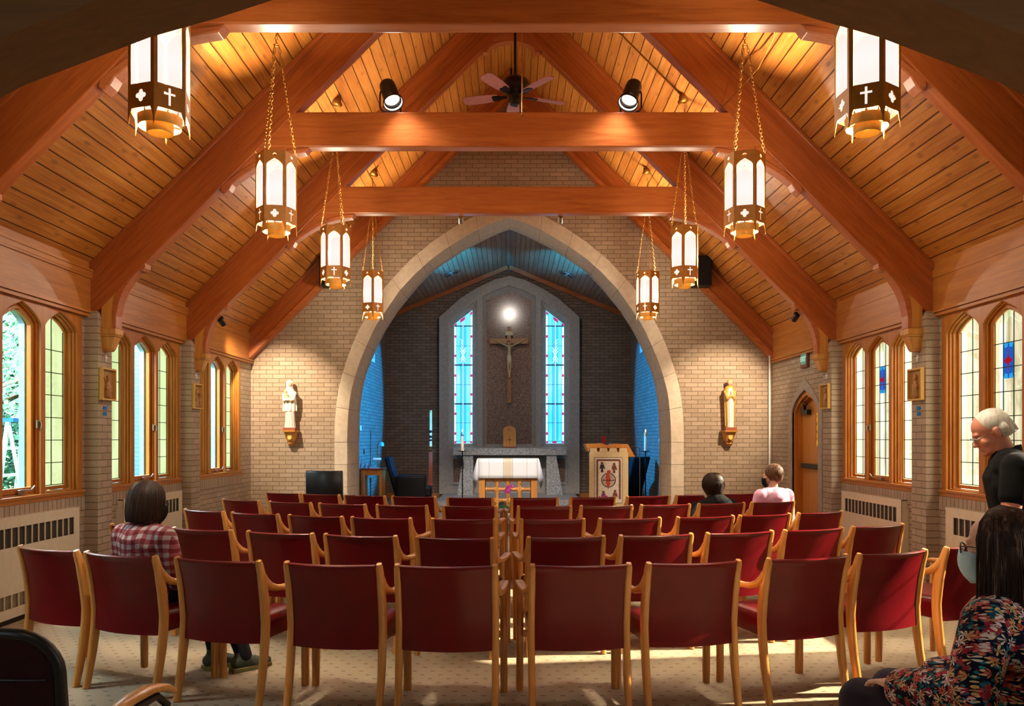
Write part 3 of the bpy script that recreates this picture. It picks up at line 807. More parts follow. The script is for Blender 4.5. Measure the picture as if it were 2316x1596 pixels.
def make_lantern(label, loc, rz):
    e = thing('hanging_lantern', label, 'lantern', loc, rz, 'hexagonal hanging lanterns')
    fr = MB()
    for k in range(6):
        m = RZ(R(60*k)) @ T(0,-AP,0)
        ol = [(-HX,0),(-.075,.045),(-.062,.086),(.062,.086),(.075,.045),(HX,0),(HX,.700),(.076,.665),(-.076,.665),(-HX,.700)]
        holes = [ogee(.064,.215,.545,.598,6), [(0,.615),(.019,.628),(0,.641),(-.019,.628)]]
        holes.append([(x,z+.150) for x, z in quatre(.031)] if k % 2 else crossp(.030,.105,.200,.168,.0065))
        v, f = fill2d([ol]+holes, .004); fr.add([(a, c, b_) for a, b_, c in v], f, m)
        # small outward flick of the tips
        fr.add([(-.006,-.0,.69),(.006,0,.69),(0,-.018,.73)], [(0,1,2)], RZ(R(60*k+30)) @ T(0,-2*HX+.002,0))
        fr.add([(-.006,-.0,.02),(.006,0,.02),(0,-.014,-.02)], [(0,1,2)], RZ(R(60*k+30)) @ T(0,-2*HX+.002,0))
    frame = mk('frame', fr, M['bronze'], e, smooth=20)
    for k in range(6):
        v, f = fill2d([ogee(.071,.209,.55,.606,6)], .003)
        mk('glass_panel', MB().add([(a, c+.006, b_) for a, b_, c in v], f, RZ(R(60*k)) @ T(0,-AP,0)), M['lglass'], e)
    # symbol backing glass
    for k in range(6):
        v, f = fill2d([rect(-.036,.10,.036,.204)], .002); mk('symbol_glass', MB().add([(a, c+.006, b_) for a, b_, c in v], f, RZ(R(60*k)) @ T(0,-AP,0)), M['lglass'], frame)
    mb = MB()
    for r0, z0, z1 in ((.116,.026,.082),(.072,-.006,.045)):
        mb.lathe([(r0*.98,z0),(r0,z1),(r0-.003,z1),(r0*.98-.003,z0)], 36, cap=False)
    for k in range(12):
        a = R(30*k); m = RZ(a) @ T(0,-.118,0); mb.add([(-.007,0,.08),(.007,0,.08),(0,-.004,.108)], [(0,1,2)], m)
    rg = mk('ring', mb, M['brasslit'], e, smooth=60)
    mb = MB().lathe([(.001,.040),(.070,.040),(.070,.043),(.001,.043)], 32); mk('diffuser', mb, M['ldisc'], rg)
    mb = MB().box(-.118,-.006,.046,-.07,.006,.05).box(.07,-.006,.046,.118,.006,.05); mk('ring_spoke', mb, M['brasslit'], rg)
    top = (0,0,1.60)
    for k in (0, 1, 2):
        mb = MB(); a = R(120*k+30); chain(mb, (.155*math.sin(a),-.155*math.cos(a),.69), (.022*math.sin(a),-.022*math.cos(a),1.585))
        mk('chain', mb, M['brass'], e, smooth=60)
    mb = MB().tube([(.022*math.cos(R(30*j)),.022*math.sin(R(30*j)),1.59) for j in range(12)], .004, 5, closed=True); chain(mb, (0,0,1.60), (0,0,2.00))
    mb.tube([(.022,0,1.59),(0,0,1.615),(-.022,0,1.59)], .004, 5)
    mk('suspension_chain', mb, M['brass'], e, smooth=60)
    return e
LAN = []
LZ = 3.19
def canopy(parent, s, rz):
    mb = MB().lathe([(.002,-.085),(.022,-.08),(.03,-.06),(.028,-.05),(.062,-.03),(.066,-.012),(.07,0)], 20, T(0,0,2.12) @ RZ(-rz) @ RY(s*R(-38)) @ T(0,0,.0))
    return mk('canopy', mb, M['brass'], parent, smooth=50)
lant0 = None
names = ['nearest','second','third','farthest']
for i, y in enumerate((4.41, 6.65, 8.93, 11.33)):
    for s in (-1, 1):
        # each lantern has turned a little on its chains
        rz = R({(0,-1):43,(0,1):-26,(1,-1):-49,(1,1):-76,(2,-1):6,(2,1):13,(3,-1):40,(3,1):-25}[(i,s)])
        lab = 'bronze hexagonal lantern with frosted panes, %s of four hanging on the %s' % (names[i], 'left' if s < 0 else 'right')
        x = at({(0,-1):362,(0,1):1961,(1,-1):625,(1,1):1684,(2,-1):759,(2,1):1548,(3,-1):843,(3,1):1465}[(i,s)], 500, y).x
        if lant0 is None:
            lant0 = make_lantern(lab, (x,y,LZ), rz); o = lant0
        else:
            o = dup(lant0, (x,y,LZ), rz, lab)
        LAN.append((o, s, rz, x, y))
for o, s, rz, x, y in LAN:
    cz = EV+W-abs(x)-LZ
    mb = MB().lathe([(.002,-.10),(.018,-.095),(.024,-.07),(.03,-.055),(.055,-.035),(.060,-.014),(.062,.0)], 20, T(0,0,cz) @ RZ(-rz) @ RY(s*R(45)))
    mk('canopy', mb, M['brass'], o, smooth=50)

# ------------------------------------------------------------------ ceiling fans
M['fanblade'] = simple('fan_blade', 'c48488', .35, var=.1)
M['fanbody'] = simple('dark_fan_motor', '1c1410', .35, .6)
def make_fan(label, loc, rz, pull=False, bt=None):
    e = thing('ceiling_fan', label, 'fan', loc, rz)
    zr = EV+W-loc[2]-.02
    mk('downrod', MB().tube([(0,0,.10),(0,0,zr)], .016, 10).lathe([(.016,zr-.12),(.06,zr-.06),(.07,zr-.02),(.07,zr)], 16), M['black'], e, smooth=50)
    mk('motor', MB().lathe([(.02,.17),(.08,.165),(.14,.13),(.165,.07),(.155,.02),(.11,-.01),(.085,-.03),(.07,-.055),(.075,-.07),(.07,-.10),(.045,-.125),(.01,-.13)], 28), M['fanbody'], e, smooth=50)
    for k in range(5):
        m = RZ(R(72*k)) 
        b_ = MB(); w0, w1 = .055, .072
        pts = [(-w0,.20),(-w1,.36),(-w1,.56),(-w1*.6,.605),(w1*.6,.605),(w1,.56),(w1,.36),(w0,.20)]
        b_.fill([pts], .007, m @ T(0,0,-.035) @ Matrix.Rotation(R(12),4,'Y'))
        bl = mk('blade', b_, M['fanblade'], e)
        a_ = MB(); a_.fill([[(-.015,.09),(-.02,.15),(-.04,.19),(-.045,.25),(-.02,.27),(0,.255),(.02,.27),(.045,.25),(.04,.19),(.02,.15),(.015,.09)]], .009, m @ T(0,0,-.043) @ Matrix.Rotation(R(12),4,'Y'))
        mk('blade_iron', a_, M['fanbody'], bl)
    if pull:
        mb = MB().tube([(.045,-.03,-.12),(.045,-.03,-1.20)], .006, 5); mb.ell((.045,-.03,-1.215),(.007,.007,.014),8,6)
        mb.tube([(.045,-.03,-1.17),(.025,-.03,-1.215)], .003, 5)
        mk('pull_chain', mb, M['brass'], e)
    return e
make_fan('dark ceiling fan with five reddish blades above the middle tie beam', (.04,8.9,5.36), R(3))
make_fan('ceiling fan over the nearest bay with a long hanging pull chain', (.03,6.62,5.38), R(20), True)

# ------------------------------------------------------------------ beam spotlights
M['spotlit'] = emit('spot_reflector', 'fff6e8', 1.1)
def can_light(label, loc, rz, tilt):
    e = thing('stage_spotlight', label, 'spotlight', loc, rz)
    m = T(0,0,.19) @ Matrix.Rotation(tilt,4,'X')
    mk('housing', MB().lathe([(.02,.17),(.055,.165),(.075,.14),(.08,.10),(.08,-.09),(.098,-.10),(.10,-.13),(.094,-.13),(.092,-.105),(.074,-.09),(.074,.08),(.02,.10)], 28, m), M['blackplastic'], e, smooth=40)
    mk('reflector', MB().lathe([(.091,-.118),(.078,-.07),(.05,-.03),(.02,-.015),(.002,-.012)], 28, m, cap=False), M['spotlit'], e, smooth=60)
    y_ = MB()
    for s in (-1,1): y_.tube([(s*.085,0,.19),(s*.105,0,.19),(s*.11,0,.16),(s*.11,0,.04),(s*.09,0,.012),(0,0,.006)], .009, 6)
    y_.box(-.03,-.03,0,.03,.03,.012)
    mk('yoke', y_, M['black'], e, smooth=50)
    return e
xl = at(883,255,7.75).x; xr = at(1427,255,7.75).x
can_light('black spotlight on top of the middle tie beam, left of the fan', (xl,7.75,4.652), R(34), R(-32))
can_light('black spotlight on top of the middle tie beam, right of the fan', (xr,7.75,4.652), R(-34), R(-32))
def mini_spot(label, loc, d, mat, tip=True):
    e = thing('mini_spotlight', label, 'spotlight', loc)
    q = Vector(d).to_track_quat('-Z','Y').to_matrix().to_4x4()
    mk('bracket', MB().box(-.02,-.02,-.01,.02,.02,.04), M['black'], e)
    mk('lamp_head', MB().lathe([(.01,.06),(.03,.055),(.034,.02),(.036,-.05),(.032,-.05),(.03,.0),(.005,.01)], 16, T(0,0,-.03) @ q), mat, e, smooth=40)
    mk('lens', MB().lathe([(.001,-.045),(.031,-.045),(.031,-.048)], 16, T(0,0,-.03) @ q), M['spotlit'], e)
mini_spot('small black spotlight on the left brace of the far truss', (at(500,722,10.1).x,10.12,at(500,722,10.1).z), (.15,.9,-.5), M['black'])
mini_spot('small black spotlight with white lamp on the right brace of the far truss', (at(1801,712,10.1).x,10.12,at(1801,712,10.1).z), (-.15,.9,-.5), M['black'])
mini_spot('small chrome spotlight under the far tie beam, left of centre', (at(1040,490,10.0).x,10.20,4.33), (0,.9,-.5), M['chrome'])
mini_spot('small chrome spotlight under the far tie beam, right of centre', (at(1270,490,10.0).x,10.20,4.33), (0,.9,-.5), M['chrome'])
# loudspeakers on the end rafters
for s, px, lab in ((-1,742,'black loudspeaker mounted high on the end wall behind the left lanterns'),(1,1590,'black loudspeaker mounted high on the end wall behind the right lanterns')):
    e = thing('loudspeaker', lab, 'speaker', at(px,645,12.1))
    mk('cabinet', MB().box(-.135,0,0,.135,.25,.46), M['blackplastic'], e, bevel=.015)
    mk('grille', MB().box(-.12,-.008,.015,.12,.002,.445), M['navy'], e)
    mk('bracket', MB().box(-.03,.25,.2,.03,.33,.26), M['black'], e)
# conduits and cable
def pipe(name, label, pts, r, mat, cat='pipe'):
    o = mk(name, MB().tube(pts, r, 8), mat, smooth=60, label=label, cat=cat); return o
cz = lambda x: EV+W-abs(x)-.012
pipe('conduit', 'thin brown conduit running down the right ceiling boards to a lantern canopy', [(.4,8.93,cz(.4)),(1.0,8.93,cz(1.0)),(1.91,8.93,cz(1.91))], .011, M['brass'], 'conduit')
pipe('corner_conduit', 'white pipe running down the far right corner', [(4.03,12.40,2.80),(4.05,12.46,2.68),(4.05,12.47,2.5),(4.05,12.47,.3)], .016, M['white'], 'pipe')
pipe('cable', 'sagging brown cable from the middle tie beam up to the right ceiling', [(2.02,7.68,4.68),(2.1,7.4,4.72),(2.2,7.1,4.80),(2.24,6.8,4.92),(2.20,6.66,5.03)], .006, M['brass'], 'cable')
# ================================================================== sanctuary furnishings
def ring_between(l0, y0, l1, y1):
    mb = MB(); n = len(l0); vs = [(x,y0,z) for x,z in l0]+[(x,y1,z) for x,z in l1]
    return mb.add(vs, [(i,(i+1)%n,n+(i+1)%n,n+i) for i in range(n)])
def pxl(lst, Y): return [(at(a,b_,Y).x, at(a,b_,Y).z) for a, b_ in lst]
YR = 17.9
struct('floor_platform', MB().box(at(985,0,15.8).x,15.8,.15,at(1318,0,15.8).x,YC,.26), M['graniteG'], bevel=.01)
e = thing('wall_reredos', None, None, (0,YR,0)); e['kind'] = 'structure'
def sh(mb): mb.v = [(x,y-YR,z) for x,y,z in mb.v]; return mb
arcL = [(993,717),(1015,697),(1041,674),(1076.5,651.6),(1116.8,632),(1152,623.5)]
full = [(993,1117)]+arcL+[(2304-a,b_) for a,b_ in arcL[:-1][::-1]]+[(1311,1117)]
cO = [(1091.4,1010),(1091.4,670),(1120,656),(1151.5,645.4),(1184,656),(1212,670),(1212,1010)]
cI = [(1101,1003.5),(1101,677),(1123,667),(1151.5,657.7),(1180,667),(1202.5,677),(1202.5,1003.5)]
lO = [(1015,1013),(1015,725.3),(1046,701),(1079,678),(1079,1013)]
lI = [(1026.5,1002.5),(1026.5,731),(1046,716),(1067.7,699),(1067.7,1002.5)]
rO = [(2303-a,b_) for a,b_ in lO]; rI = [(2303-a,b_) for a,b_ in lI]
bL = [(1020,1096),(1020,1030),(1066,1030),(1066,1096)]; bR = [(2303-a,b_) for a,b_ in bL]
mb = MB().fill([pxl(full,YR)]+[pxl(q,YR) for q in (cO,lO,rO)], .06, XZ @ T(0,0,YR+.03))
mk('stone_frame', sh(mb), M['stoneG'], e, bevel=.006)
for nm, a, b_ in (('centre_splay',cO,cI),('left_splay',lO,lI),('right_splay',rO,rI)):
    mk(nm, sh(ring_between(pxl(a,YR), YR+.055, pxl(b_,YR), YR+.15)), M['stoneG'], e)
mk('granite_panel', sh(MB().fill([pxl([(1096,1008),(1096,672),(1151.5,650),(1207,672),(1207,1008)],YR)], .02, XZ @ T(0,0,YR+.155))), M['granite'], e)
for k, q in enumerate((bL, bR)):
    l = pxl(q, YR); mb = MB().fill([l, [(l[0][0]+(l[2][0]-l[0][0])*t_, l[0][1]+(l[2][1]-l[0][1])*u_) for t_, u_ in ((.12,.1),(.88,.1),(.88,.9),(.12,.9))]], .03, XZ @ T(0,0,YR-.012))
    mk('low_panel_frame', sh(mb), M['stoneG'], e, bevel=.006)
    mk('low_granite_panel', sh(MB().fill([l], .01, XZ @ T(0,0,YR-.002))), M['granite'], e)
# stained glass lancets
M['sCyan'] = glassmat('pale_cyan_glass', '38b4f4', '70d6ff', 2.3, .05, 2.0, (1,1,.5))
M['sMid'] = emit('sky_glass', '28b8ee', 1.4); M['sBlue'] = emit('deep_blue_glass', '0f6fc0', .8); M['sWhite'] = emit('clear_white_glass', 'e8ffff', 1.25)
M['sMag'] = emit('magenta_glass', 'd81a70', .9); M['sLead'] = simple('blue_lit_lead', '1c5a92', .5)
for mir, nm in ((False,'left'),(True,'right')):
    fx = (lambda a: 2303-a) if mir else (lambda a: a)
    w_ = thing('window_%d' % (30+mir), None, None, (0,YR+.15,0)); w_['kind'] = 'structure'
    Yg = YR+.14
    def pc(loops, mat, name, dd=0.0, par=None, th=.002):
        mb = MB().fill([[(at(fx(a),b_,YR).x, at(fx(a),b_,YR).z) for a, b_ in lp] for lp in loops][:1], th, XZ @ T(0,0,Yg-dd)) if len(loops) == 1 else None
        if mb is None:
            mb = MB()
            for lp in loops: mb.fill([[(at(fx(a),b_,YR).x, at(fx(a),b_,YR).z) for a, b_ in lp]], th, XZ @ T(0,0,Yg-dd))
        mb.v = [(x,y-YR-.15,z) for x,y,z in mb.v]
        return mk(name, mb, mat, par or w_)
    g = pc([lI], M['sCyan'], 'pane')
    top = lambda x: 731-(x-1026.5)*.777
    sq = []
    for y_ in (759,803,848,891,935,980): sq += [[(1026.8,y_-3),(1031,y_-3),(1031,y_+3),(1026.8,y_+3)],[(1063.4,y_-3),(1067.6,y_-3),(1067.6,y_+3),(1063.4,y_+3)]]
    sq += [[(1026.8,998),(1031,998),(1031,1002),(1026.8,1002)],[(1043,998),(1053,998),(1053,1002),(1043,1002)],[(1063,998),(1067.5,998),(1067.5,1002),(1063,1002)],[(1040,top(1040)+1),(1051,top(1051)+1),(1051,top(1051)+8),(1040,top(1040)+8)],[(1062,706),(1067.5,701),(1067.5,708),(1062,710)],[(1026.8,731),(1032,728),(1031,734),(1026.8,735)]]
    pc(sq, M['sMag'], 'magenta_squares', .006, g)
    pc([[(1027,y_),(1031,y_),(1031,y2),(1027,y2)] for y_, y2 in ((738,756),(762,800),(806,845),(851,888),(894,932),(938,977),(983,998))]+[[(1063.5,y_),(1067.5,y_),(1067.5,y2),(1063.5,y2)] for y_, y2 in ((712,756),(762,800),(806,845),(851,888),(894,932),(938,977),(983,998))], M['sWhite'], 'border_strips', .004, g)
    pc([[(1040.5,736),(1045,736),(1045,996),(1040.5,996)],[(1048,736),(1052.5,736),(1052.5,996),(1048,996)]], M['sMid'], 'inner_strips', .004, g)
    pc([[(1027,734),(1067.5,734),(1067.5,736.5),(1027,736.5)],[(1027,822.5),(1067.5,822.5),(1067.5,825.5),(1027,825.5)],[(1027,911),(1067.5,911),(1067.5,914),(1027,914)]]+[[(1027,y_),(1067.5,y_),(1067.5,y_+.9),(1027,y_+.9)] for y_ in (780,868,955,997)]+[[(x_,top(x_)+2),(x_+.7,top(x_)+2),(x_+.7,1001),(x_,1001)] for x_ in (1031.3,1062.6,1040,1045.3,1047.6,1052.7)], M['sLead'], 'lead_lines', .008, g)
    wl = [[(1045.9,top(1046)+8),(1047.2,top(1046)+8),(1047.2,996),(1045.9,996)]]
    for y_, d_ in ((764,-1),(771,-1),(778,-1)): wl.append([(1046.4,y_+7),(1041,y_),(1041,y_+1.5),(1046.4,y_+9)])
    for y_, sg in ((790,1),(797,1),(806,-1),(813,-1)):
        for sx in (-1,1): wl.append([(1046.5,y_+6*sg),(1046.5+6*sx,y_-4*sg),(1046.5+6*sx,y_-6.5*sg),(1046.5,y_+3*sg)])
    pc(wl, M['sWhite'], 'wheat_tracery', .010, g)
    pc([[(1026.5,1002.5),(1067.7,1002.5),(1067.7,1004),(1026.5,1004)]], M['white'], 'pane_edge', .004, g)

def mkt(e, name, mb, mat, **k):
    """part given in place coordinates, stored about its thing's base"""
    L_ = e.location; mb.v = [(x-L_.x, y-L_.y, z-L_.z) for x, y, z in mb.v]
    return mk(name, mb, mat, e, **k)
# crucifix
Yx = 17.86; c0 = at(1151.5,911,Yx)
e = thing('crucifix', 'tall wooden crucifix with carved figure on the red granite panel', 'crucifix', c0)
xc = c0.x
mb = MB().box(xc-.045,Yx,at(0,911,Yx).z,xc+.045,Yx+.05,at(0,738,Yx).z); mb.box(at(1108,0,Yx).x,Yx-.004,at(0,777,Yx).z,at(1195,0,Yx).x,Yx+.046,at(0,765,Yx).z)
mkt(e, 'cross', mb, wood('crucifix_wood','a86a2c','7a4418','Z',.4), bevel=.004)
a = at(1143,758.5,Yx); b_ = at(1160,749.5,Yx); mkt(e, 'titulus', MB().box(a.x,Yx-.02,a.z,b_.x,Yx,b_.z), M['cream'], bevel=.003)
mb = MB(); zt = at(0,782,Yx).z; yb = Yx-.05
sk = lambda px, py, dy=0: (at(px,py,Yx).x, yb+dy, at(px,py,Yx).z)
mb.limb(sk(1152,786), .045, sk(1152,797), .040); mb.limb(sk(1152,797), .038, sk(1152,810), .044)
for s in (-1,1):
    mb.limb(sk(1152+4*s,783), .024, sk(1152+18*s,777), .017); mb.limb(sk(1152+18*s,777), .017, sk(1152+34*s,769,.02), .011); mb.ell(sk(1152+36*s,768,.02),(.018,.01,.014),8,6)
    mb.limb(sk(1152+2.5*s,811), .032, sk(1152+3*s,830,-.02), .022); mb.limb(sk(1152+3*s,830,-.02), .021, sk(1152+.8*s,849,.0), .013); mb.limb(sk(1152+.8*s,849,0), .014, sk(1152+.6*s,853,-.03), .012)
mb.ell(sk(1150,777,-.02), (.030,.034,.042), 12, 10); mb.limb(sk(1151.5,783), .02, sk(1150.5,779,-.01), .02)
L_ = e.location; mb.v = [(x-L_.x,y-L_.y,z-L_.z) for x,y,z in mb.v]
fg = mk('figure', voxel(mb,.006,2), simple('carved_flesh','c2a070',.5), e, smooth=180)
mb = MB().ell(sk(1150,774.5,-.008),(.034,.036,.036),12,8); L_ = e.location; mb.v = [(x-L_.x,y-L_.y,z-L_.z) for x,y,z in mb.v]; mk('hair', mb, simple('carved_hair','5a3a1c',.6), fg, smooth=180)
mb = MB().limb(sk(1151.5,806),.052,sk(1152,816),.046); mb.v = [(x-L_.x,y-L_.y,z-L_.z) for x,y,z in mb.v]; mk('loincloth', mb, M['cream'], fg, smooth=180)
# stone high altar
s_ = 17.2; e = thing('stone_altar', 'grey speckled granite altar shelf on two splayed legs beneath the windows', 'altar', (0,17.5,.26))
mkt(e, 'altar_top', MB().box(at(1025,0,s_).x,s_,1.127,at(1281,0,s_).x,17.89,1.28), M['graniteG'], bevel=.006)
for q in ([(1048,1029),(1070,1029),(1070,1120),(1034,1120)],[(1236,1029),(1258,1029),(1273,1120),(1236,1120)]):
    l = pxl(q, s_+.06); mkt(e, 'leg', MB().fill([[(x, max(z,.262)) for x, z in l]], .45, XZ @ T(0,0,s_+.06+.225)), M['graniteG'])
e = thing('tabernacle', 'small gabled golden wooden tabernacle with a dark cross on its door', 'tabernacle', at(1152.5,1012,17.5)+Vector((0,0,.0)))
e.location.z = 1.281; w_ = .14
ol = [(-w_,0.03),(w_,.03),(w_,.36)] + [(w_*math.cos(t_)*1.0, .36+.12*math.sin(t_)**.8) for t_ in [R(90*k/6) for k in range(1,7)]] + [(-w_*math.cos(t_), .36+.12*math.sin(t_)**.8) for t_ in [R(90*k/6) for k in range(5,0,-1)]] + [(-w_,.36)]
mk('case', MB().fill([ol], .18, XZ), M['altwood'], e, bevel=.004)
mk('plinth', MB().box(-.155,-.105,0,.155,.105,.032), M['base'], e, bevel=.004)
d_ = mk('door', MB().box(-.085,-.098,.05,.085,-.088,.29), M['altwood'], e, bevel=.003)
mk('cross', MB().box(-.007,-.103,.07,.007,-.097,.26).box(-.05,-.103,.17,.05,-.097,.184), M['base'], d_)
mk('knob', MB().ell((-.065,-.104,.15),(.006,.006,.006),8,6), M['black'], d_)
mk('emblem', MB().tube([(.03*math.cos(R(30*k)),-.092,.40+.03*math.sin(R(30*k))) for k in range(12)], .003, 5, closed=True).box(-.002,-.094,.37,.002,-.09,.43), M['base'], e)
# wooden communion altar
Ya = 14.3; x0, x1 = at(1083,0,Ya).x, at(1215,0,Ya).x; D = .62; zt = 1.12
e = thing('wooden_altar', 'light wooden altar table with an open lattice of turned rails', 'altar', ((x0+x1)/2,Ya,.15))
mkt(e, 'table_top', MB().box(x0-.005,Ya-.01,zt-.05,x1+.005,Ya+D,zt), M['altwoodX'], bevel=.005)
for xx in (x0, x1-.11):
    for yy in (Ya, Ya+D-.11): mkt(e, 'leg', MB().box(xx,yy,.15,xx+.11,yy+.11,zt-.05), M['altwood'], bevel=.006)
def turned(p, q, r=.038):
    mb = MB(); p = Vector(p); q = Vector(q); L_ = (q-p).length; m = Matrix.Translation(p) @ (q-p).to_track_quat('Z','Y').to_matrix().to_4x4()
    return mb.lathe([(r*.5,0),(r,.006),(r,.03),(r*.8,.036),(r*.85,.05),(r*.85,L_-.05),(r*.8,L_-.036),(r,L_-.03),(r,L_-.006),(r*.5,L_)], 14, m)
vx = [at(p_,0,Ya).x for p_ in (1097,1124,1149,1175,1201)]; hz = [.745,.575,.375,.19]
for i, xx in enumerate(vx[1:4]):
    for z0, z1 in zip(hz[1:]+[.745], hz[:-1]+[1.04]):
        mkt(e, 'upright', turned((xx,Ya+.05,z0+.03),(xx,Ya+.05,z1-.03)), M['altwood'], smooth=50)
for z0 in hz[:3]:
    for xa, xb in zip(vx[:-1], vx[1:]):
        mkt(e, 'rail', turned((xa+(.03 if xa != vx[0] else 0),Ya+.05,z0),(xb-(.03 if xb != vx[-1] else 0),Ya+.05,z0)), M['altwood'], smooth=50)
    for xx in vx[1:4]: mkt(e, 'joint_block', MB().cbox((xx,Ya+.05,z0),(.075,.07,.075)), M['altwood'], bevel=.008)
# cloth
cm_ = N('altar_linen'); co = cm_.coord(); x_, y_, z_ = cm_.sep(co)
def stripe(c, w): return cm_.math('LESS_THAN', cm_.math('ABSOLUTE', cm_.math('SUBTRACT', x_, c)), w)
col = cm_.mix(stripe(.0,.066), lin('eef0f2'), lin('dfcfb4'))
for c_ in (-.085,.085,-.075,.075,-.34,.34,-.52,.52): col = cm_.mix(stripe(c_,.003), col, lin('b8a890'))
cm_.set(col, .85); M['linen'] = cm_.m
xm = (x0+x1)/2; hw = (x1-x0)/2+.012; yf, yb_ = -.02, D+.01; dz = zt-.15+.004
def cl(x, y, z): return (x, y, z)
def cloth():
    mb = MB(); zb = .777-.15; n = 10
    rows = []
    # across the width: side hem, side fold, corner, front ... swept from back to front
    prof = []
    for j, y in enumerate([yb_, yb_-.2, yb_-.4, yf]):
        r = []
        for k in range(6): t_ = k/5; r.append((-hw-.02-.085*(1-t_)**.9, y, zb+(dz-zb)*t_))
        for k in range(1, n): r.append((-hw+2*hw*k/n, y, dz))
        for k in range(6): t_ = k/5; r.append((hw+.02+.085*t_**.9, y, dz-(dz-zb)*t_))
        prof.append(r)
    m = len(prof[0]); base = len(mb.v)
    vs = [p for r in prof for p in r]; fs = []
    for j in range(len(prof)-1):
        for k in range(m-1): fs.append((j*m+k,j*m+k+1,(j+1)*m+k+1,(j+1)*m+k))
    mb.add(vs, fs)
    # front drop
    fr = []
    for i in range(6):
        t_ = i/5; fr.append([(-hw+2*hw*k/n, yf-.012-.02*t_+.006*math.sin(k*1.9)*t_, dz-(dz-zb)*t_) for k in range(n+1)])
    vs = [p for r in fr for p in r]; w2 = n+1; fs = []
    for j in range(5):
        for k in range(n): fs.append((j*w2+k,j*w2+k+1,(j+1)*w2+k+1,(j+1)*w2+k))
    mb.add(vs, fs)
    for s in (-1,1):  # hanging corner folds
        C0 = (s*hw,yf,dz); Fb = (s*(hw-.005),yf-.034,zb); Tp = (s*(hw+.05),yf-.09,zb-.19); Sb = (s*(hw+.105),yf-.01,zb); Mid = (s*(hw+.035),yf-.07,zb+.05)
        mb.add([C0,Fb,Tp,Sb,Mid,(s*(hw+.02),yf,dz)], [(0,1,4),(1,2,4),(4,2,3),(0,4,5),(5,4,3)])
    return mb
o = mk('altar_cloth', cloth(), M['linen'], loc=(xm,Ya,.15), smooth=40, label='white linen cloth with a tan centre stripe draped over the wooden altar', cat='tablecloth', fix=False)
sd = o.modifiers.new('th','SOLIDIFY'); sd.thickness = .004; sd.offset = 1
# orchids
M['orchid'] = simple('magenta_petal','b01a86',.5,var=.3); M['leafg'] = simple('orchid_leaf','3c6a2a',.5); M['pot'] = simple('white_pot','d8d4cc',.4)
def orchid(label, base, px, py, Y, n=5, spread=.06):
    e = thing('potted_orchid', label, 'flower', base)
    top = at(px,py,Y)-Vector(base)
    mk('pot', MB().lathe([(.04,0),(.05,.02),(.062,.10),(.066,.10),(.066,.11),(.055,.11),(.05,.08)], 18), M['pot'], e, smooth=50)
    mb = MB().tube([(0,0,.08),(0,0,top.z*.5),(top.x*.6,top.y*.6,top.z*.9),(top.x,top.y,top.z+.05)], .005, 6); mk('stem', mb, M['leafg'], e, smooth=60)
    mb = MB()
    for k in range(5):
        a = R(72*k+20); m = RZ(a); mb.add([(0,0,.1),(.025,.05,.15),(.03,.11,.17),(0,.18,.13),(-.03,.11,.17),(-.025,.05,.15)], [(0,1,2,3),(0,3,4,5)], m)
    mk('leaves', mb, M['leafg'], e, smooth=40)
    r_ = random.Random(int(px))
    for k in range(n):
        c = top+Vector((r_.uniform(-spread,spread), r_.uniform(-.03,.03), r_.uniform(-.07,.08))); mb = MB()
        tq = Matrix.Translation(c) @ Euler((R(r_.uniform(70,110)), R(r_.uniform(-20,20)), R(r_.uniform(-30,30)))).to_matrix().to_4x4()
        for j in range(5):
            mb.ell((0,.024,0),(.014,.024,.005),8,6, tq @ RZ(R(72*j)))
        mb.ell((0,0,.006),(.008,.008,.012),6,5,tq)
        mk('blossom', mb, M['orchid'], e, smooth=180)
orchid('magenta orchid standing in front of the wooden altar lattice', (at(1149,0,13.9).x,13.9,.15), 1150, 1106, 13.9)
orchid('purple orchid standing before the lectern banner', (at(1362,0,12.9).x,12.9,.15), 1362, 1132, 12.9, 6, .08)
# candle stands
def candle_stand(label, px, Y, lit, capc):
    e = thing('candle_stand', label, 'candle stand', (at(px,0,Y).x,Y,.15), 0, 'iron candle stands beside the altar')
    zd = CZ-(1020-VY)*Y/F-.15
    mb = MB().tube([(0,0,.02),(0,0,zd)], .010, 8)
    for k in range(4):
        a = R(90*k+20); mb.tube([(0,0,zd-.34),(.028*math.cos(a),.028*math.sin(a),zd-.26),(.03*math.cos(a+1),.03*math.sin(a+1),zd-.20),(0,0,zd-.12)], .005, 5)
        mb.tube([(0,0,.10),(.10*math.cos(a),.10*math.sin(a),.06),(.16*math.cos(a),.16*math.sin(a),.01)], .008, 6)
    mk('post', mb, M['iron'], e, smooth=60)
    mk('drip_pan', MB().lathe([(.01,zd-.02),(.03,zd-.008),(.075,zd-.003),(.082,zd+.006),(.075,zd+.002),(.002,zd+.002)], 24), M['iron'], e, smooth=50)
    c = mk('candle', MB().lathe([(.026,zd+.002),(.026,zd+.27),(.022,zd+.275),(.001,zd+.268)], 18), M['wax'], e, smooth=50)
    mk('follower', MB().lathe([(.027,zd+.265),(.028,zd+.32),(.020,zd+.33),(.012,zd+.335)], 16), capc, e, smooth=50)
    if lit: mk('flame', MB().lathe([(.001,zd+.335),(.007,zd+.345),(.009,zd+.355),(.005,zd+.372),(.001,zd+.385)], 10), M['flame'], c, smooth=180)
    return e
candle_stand('black iron candle stand left of the altar holding a white candle', 1046, 14.0, True, M['nickel'])
candle_stand('black iron candle stand at the right with a lit white candle in gold cap', 1460, 14.0, True, M['brasslit'])
Yp = 15.4; e = thing('paschal_candle_stand', 'tall reddish wooden pillar stand carrying the big decorated candle', 'candle stand', (at(974,0,Yp).x,Yp,.15))
zd = CZ-(1017-VY)*Yp/F-.15
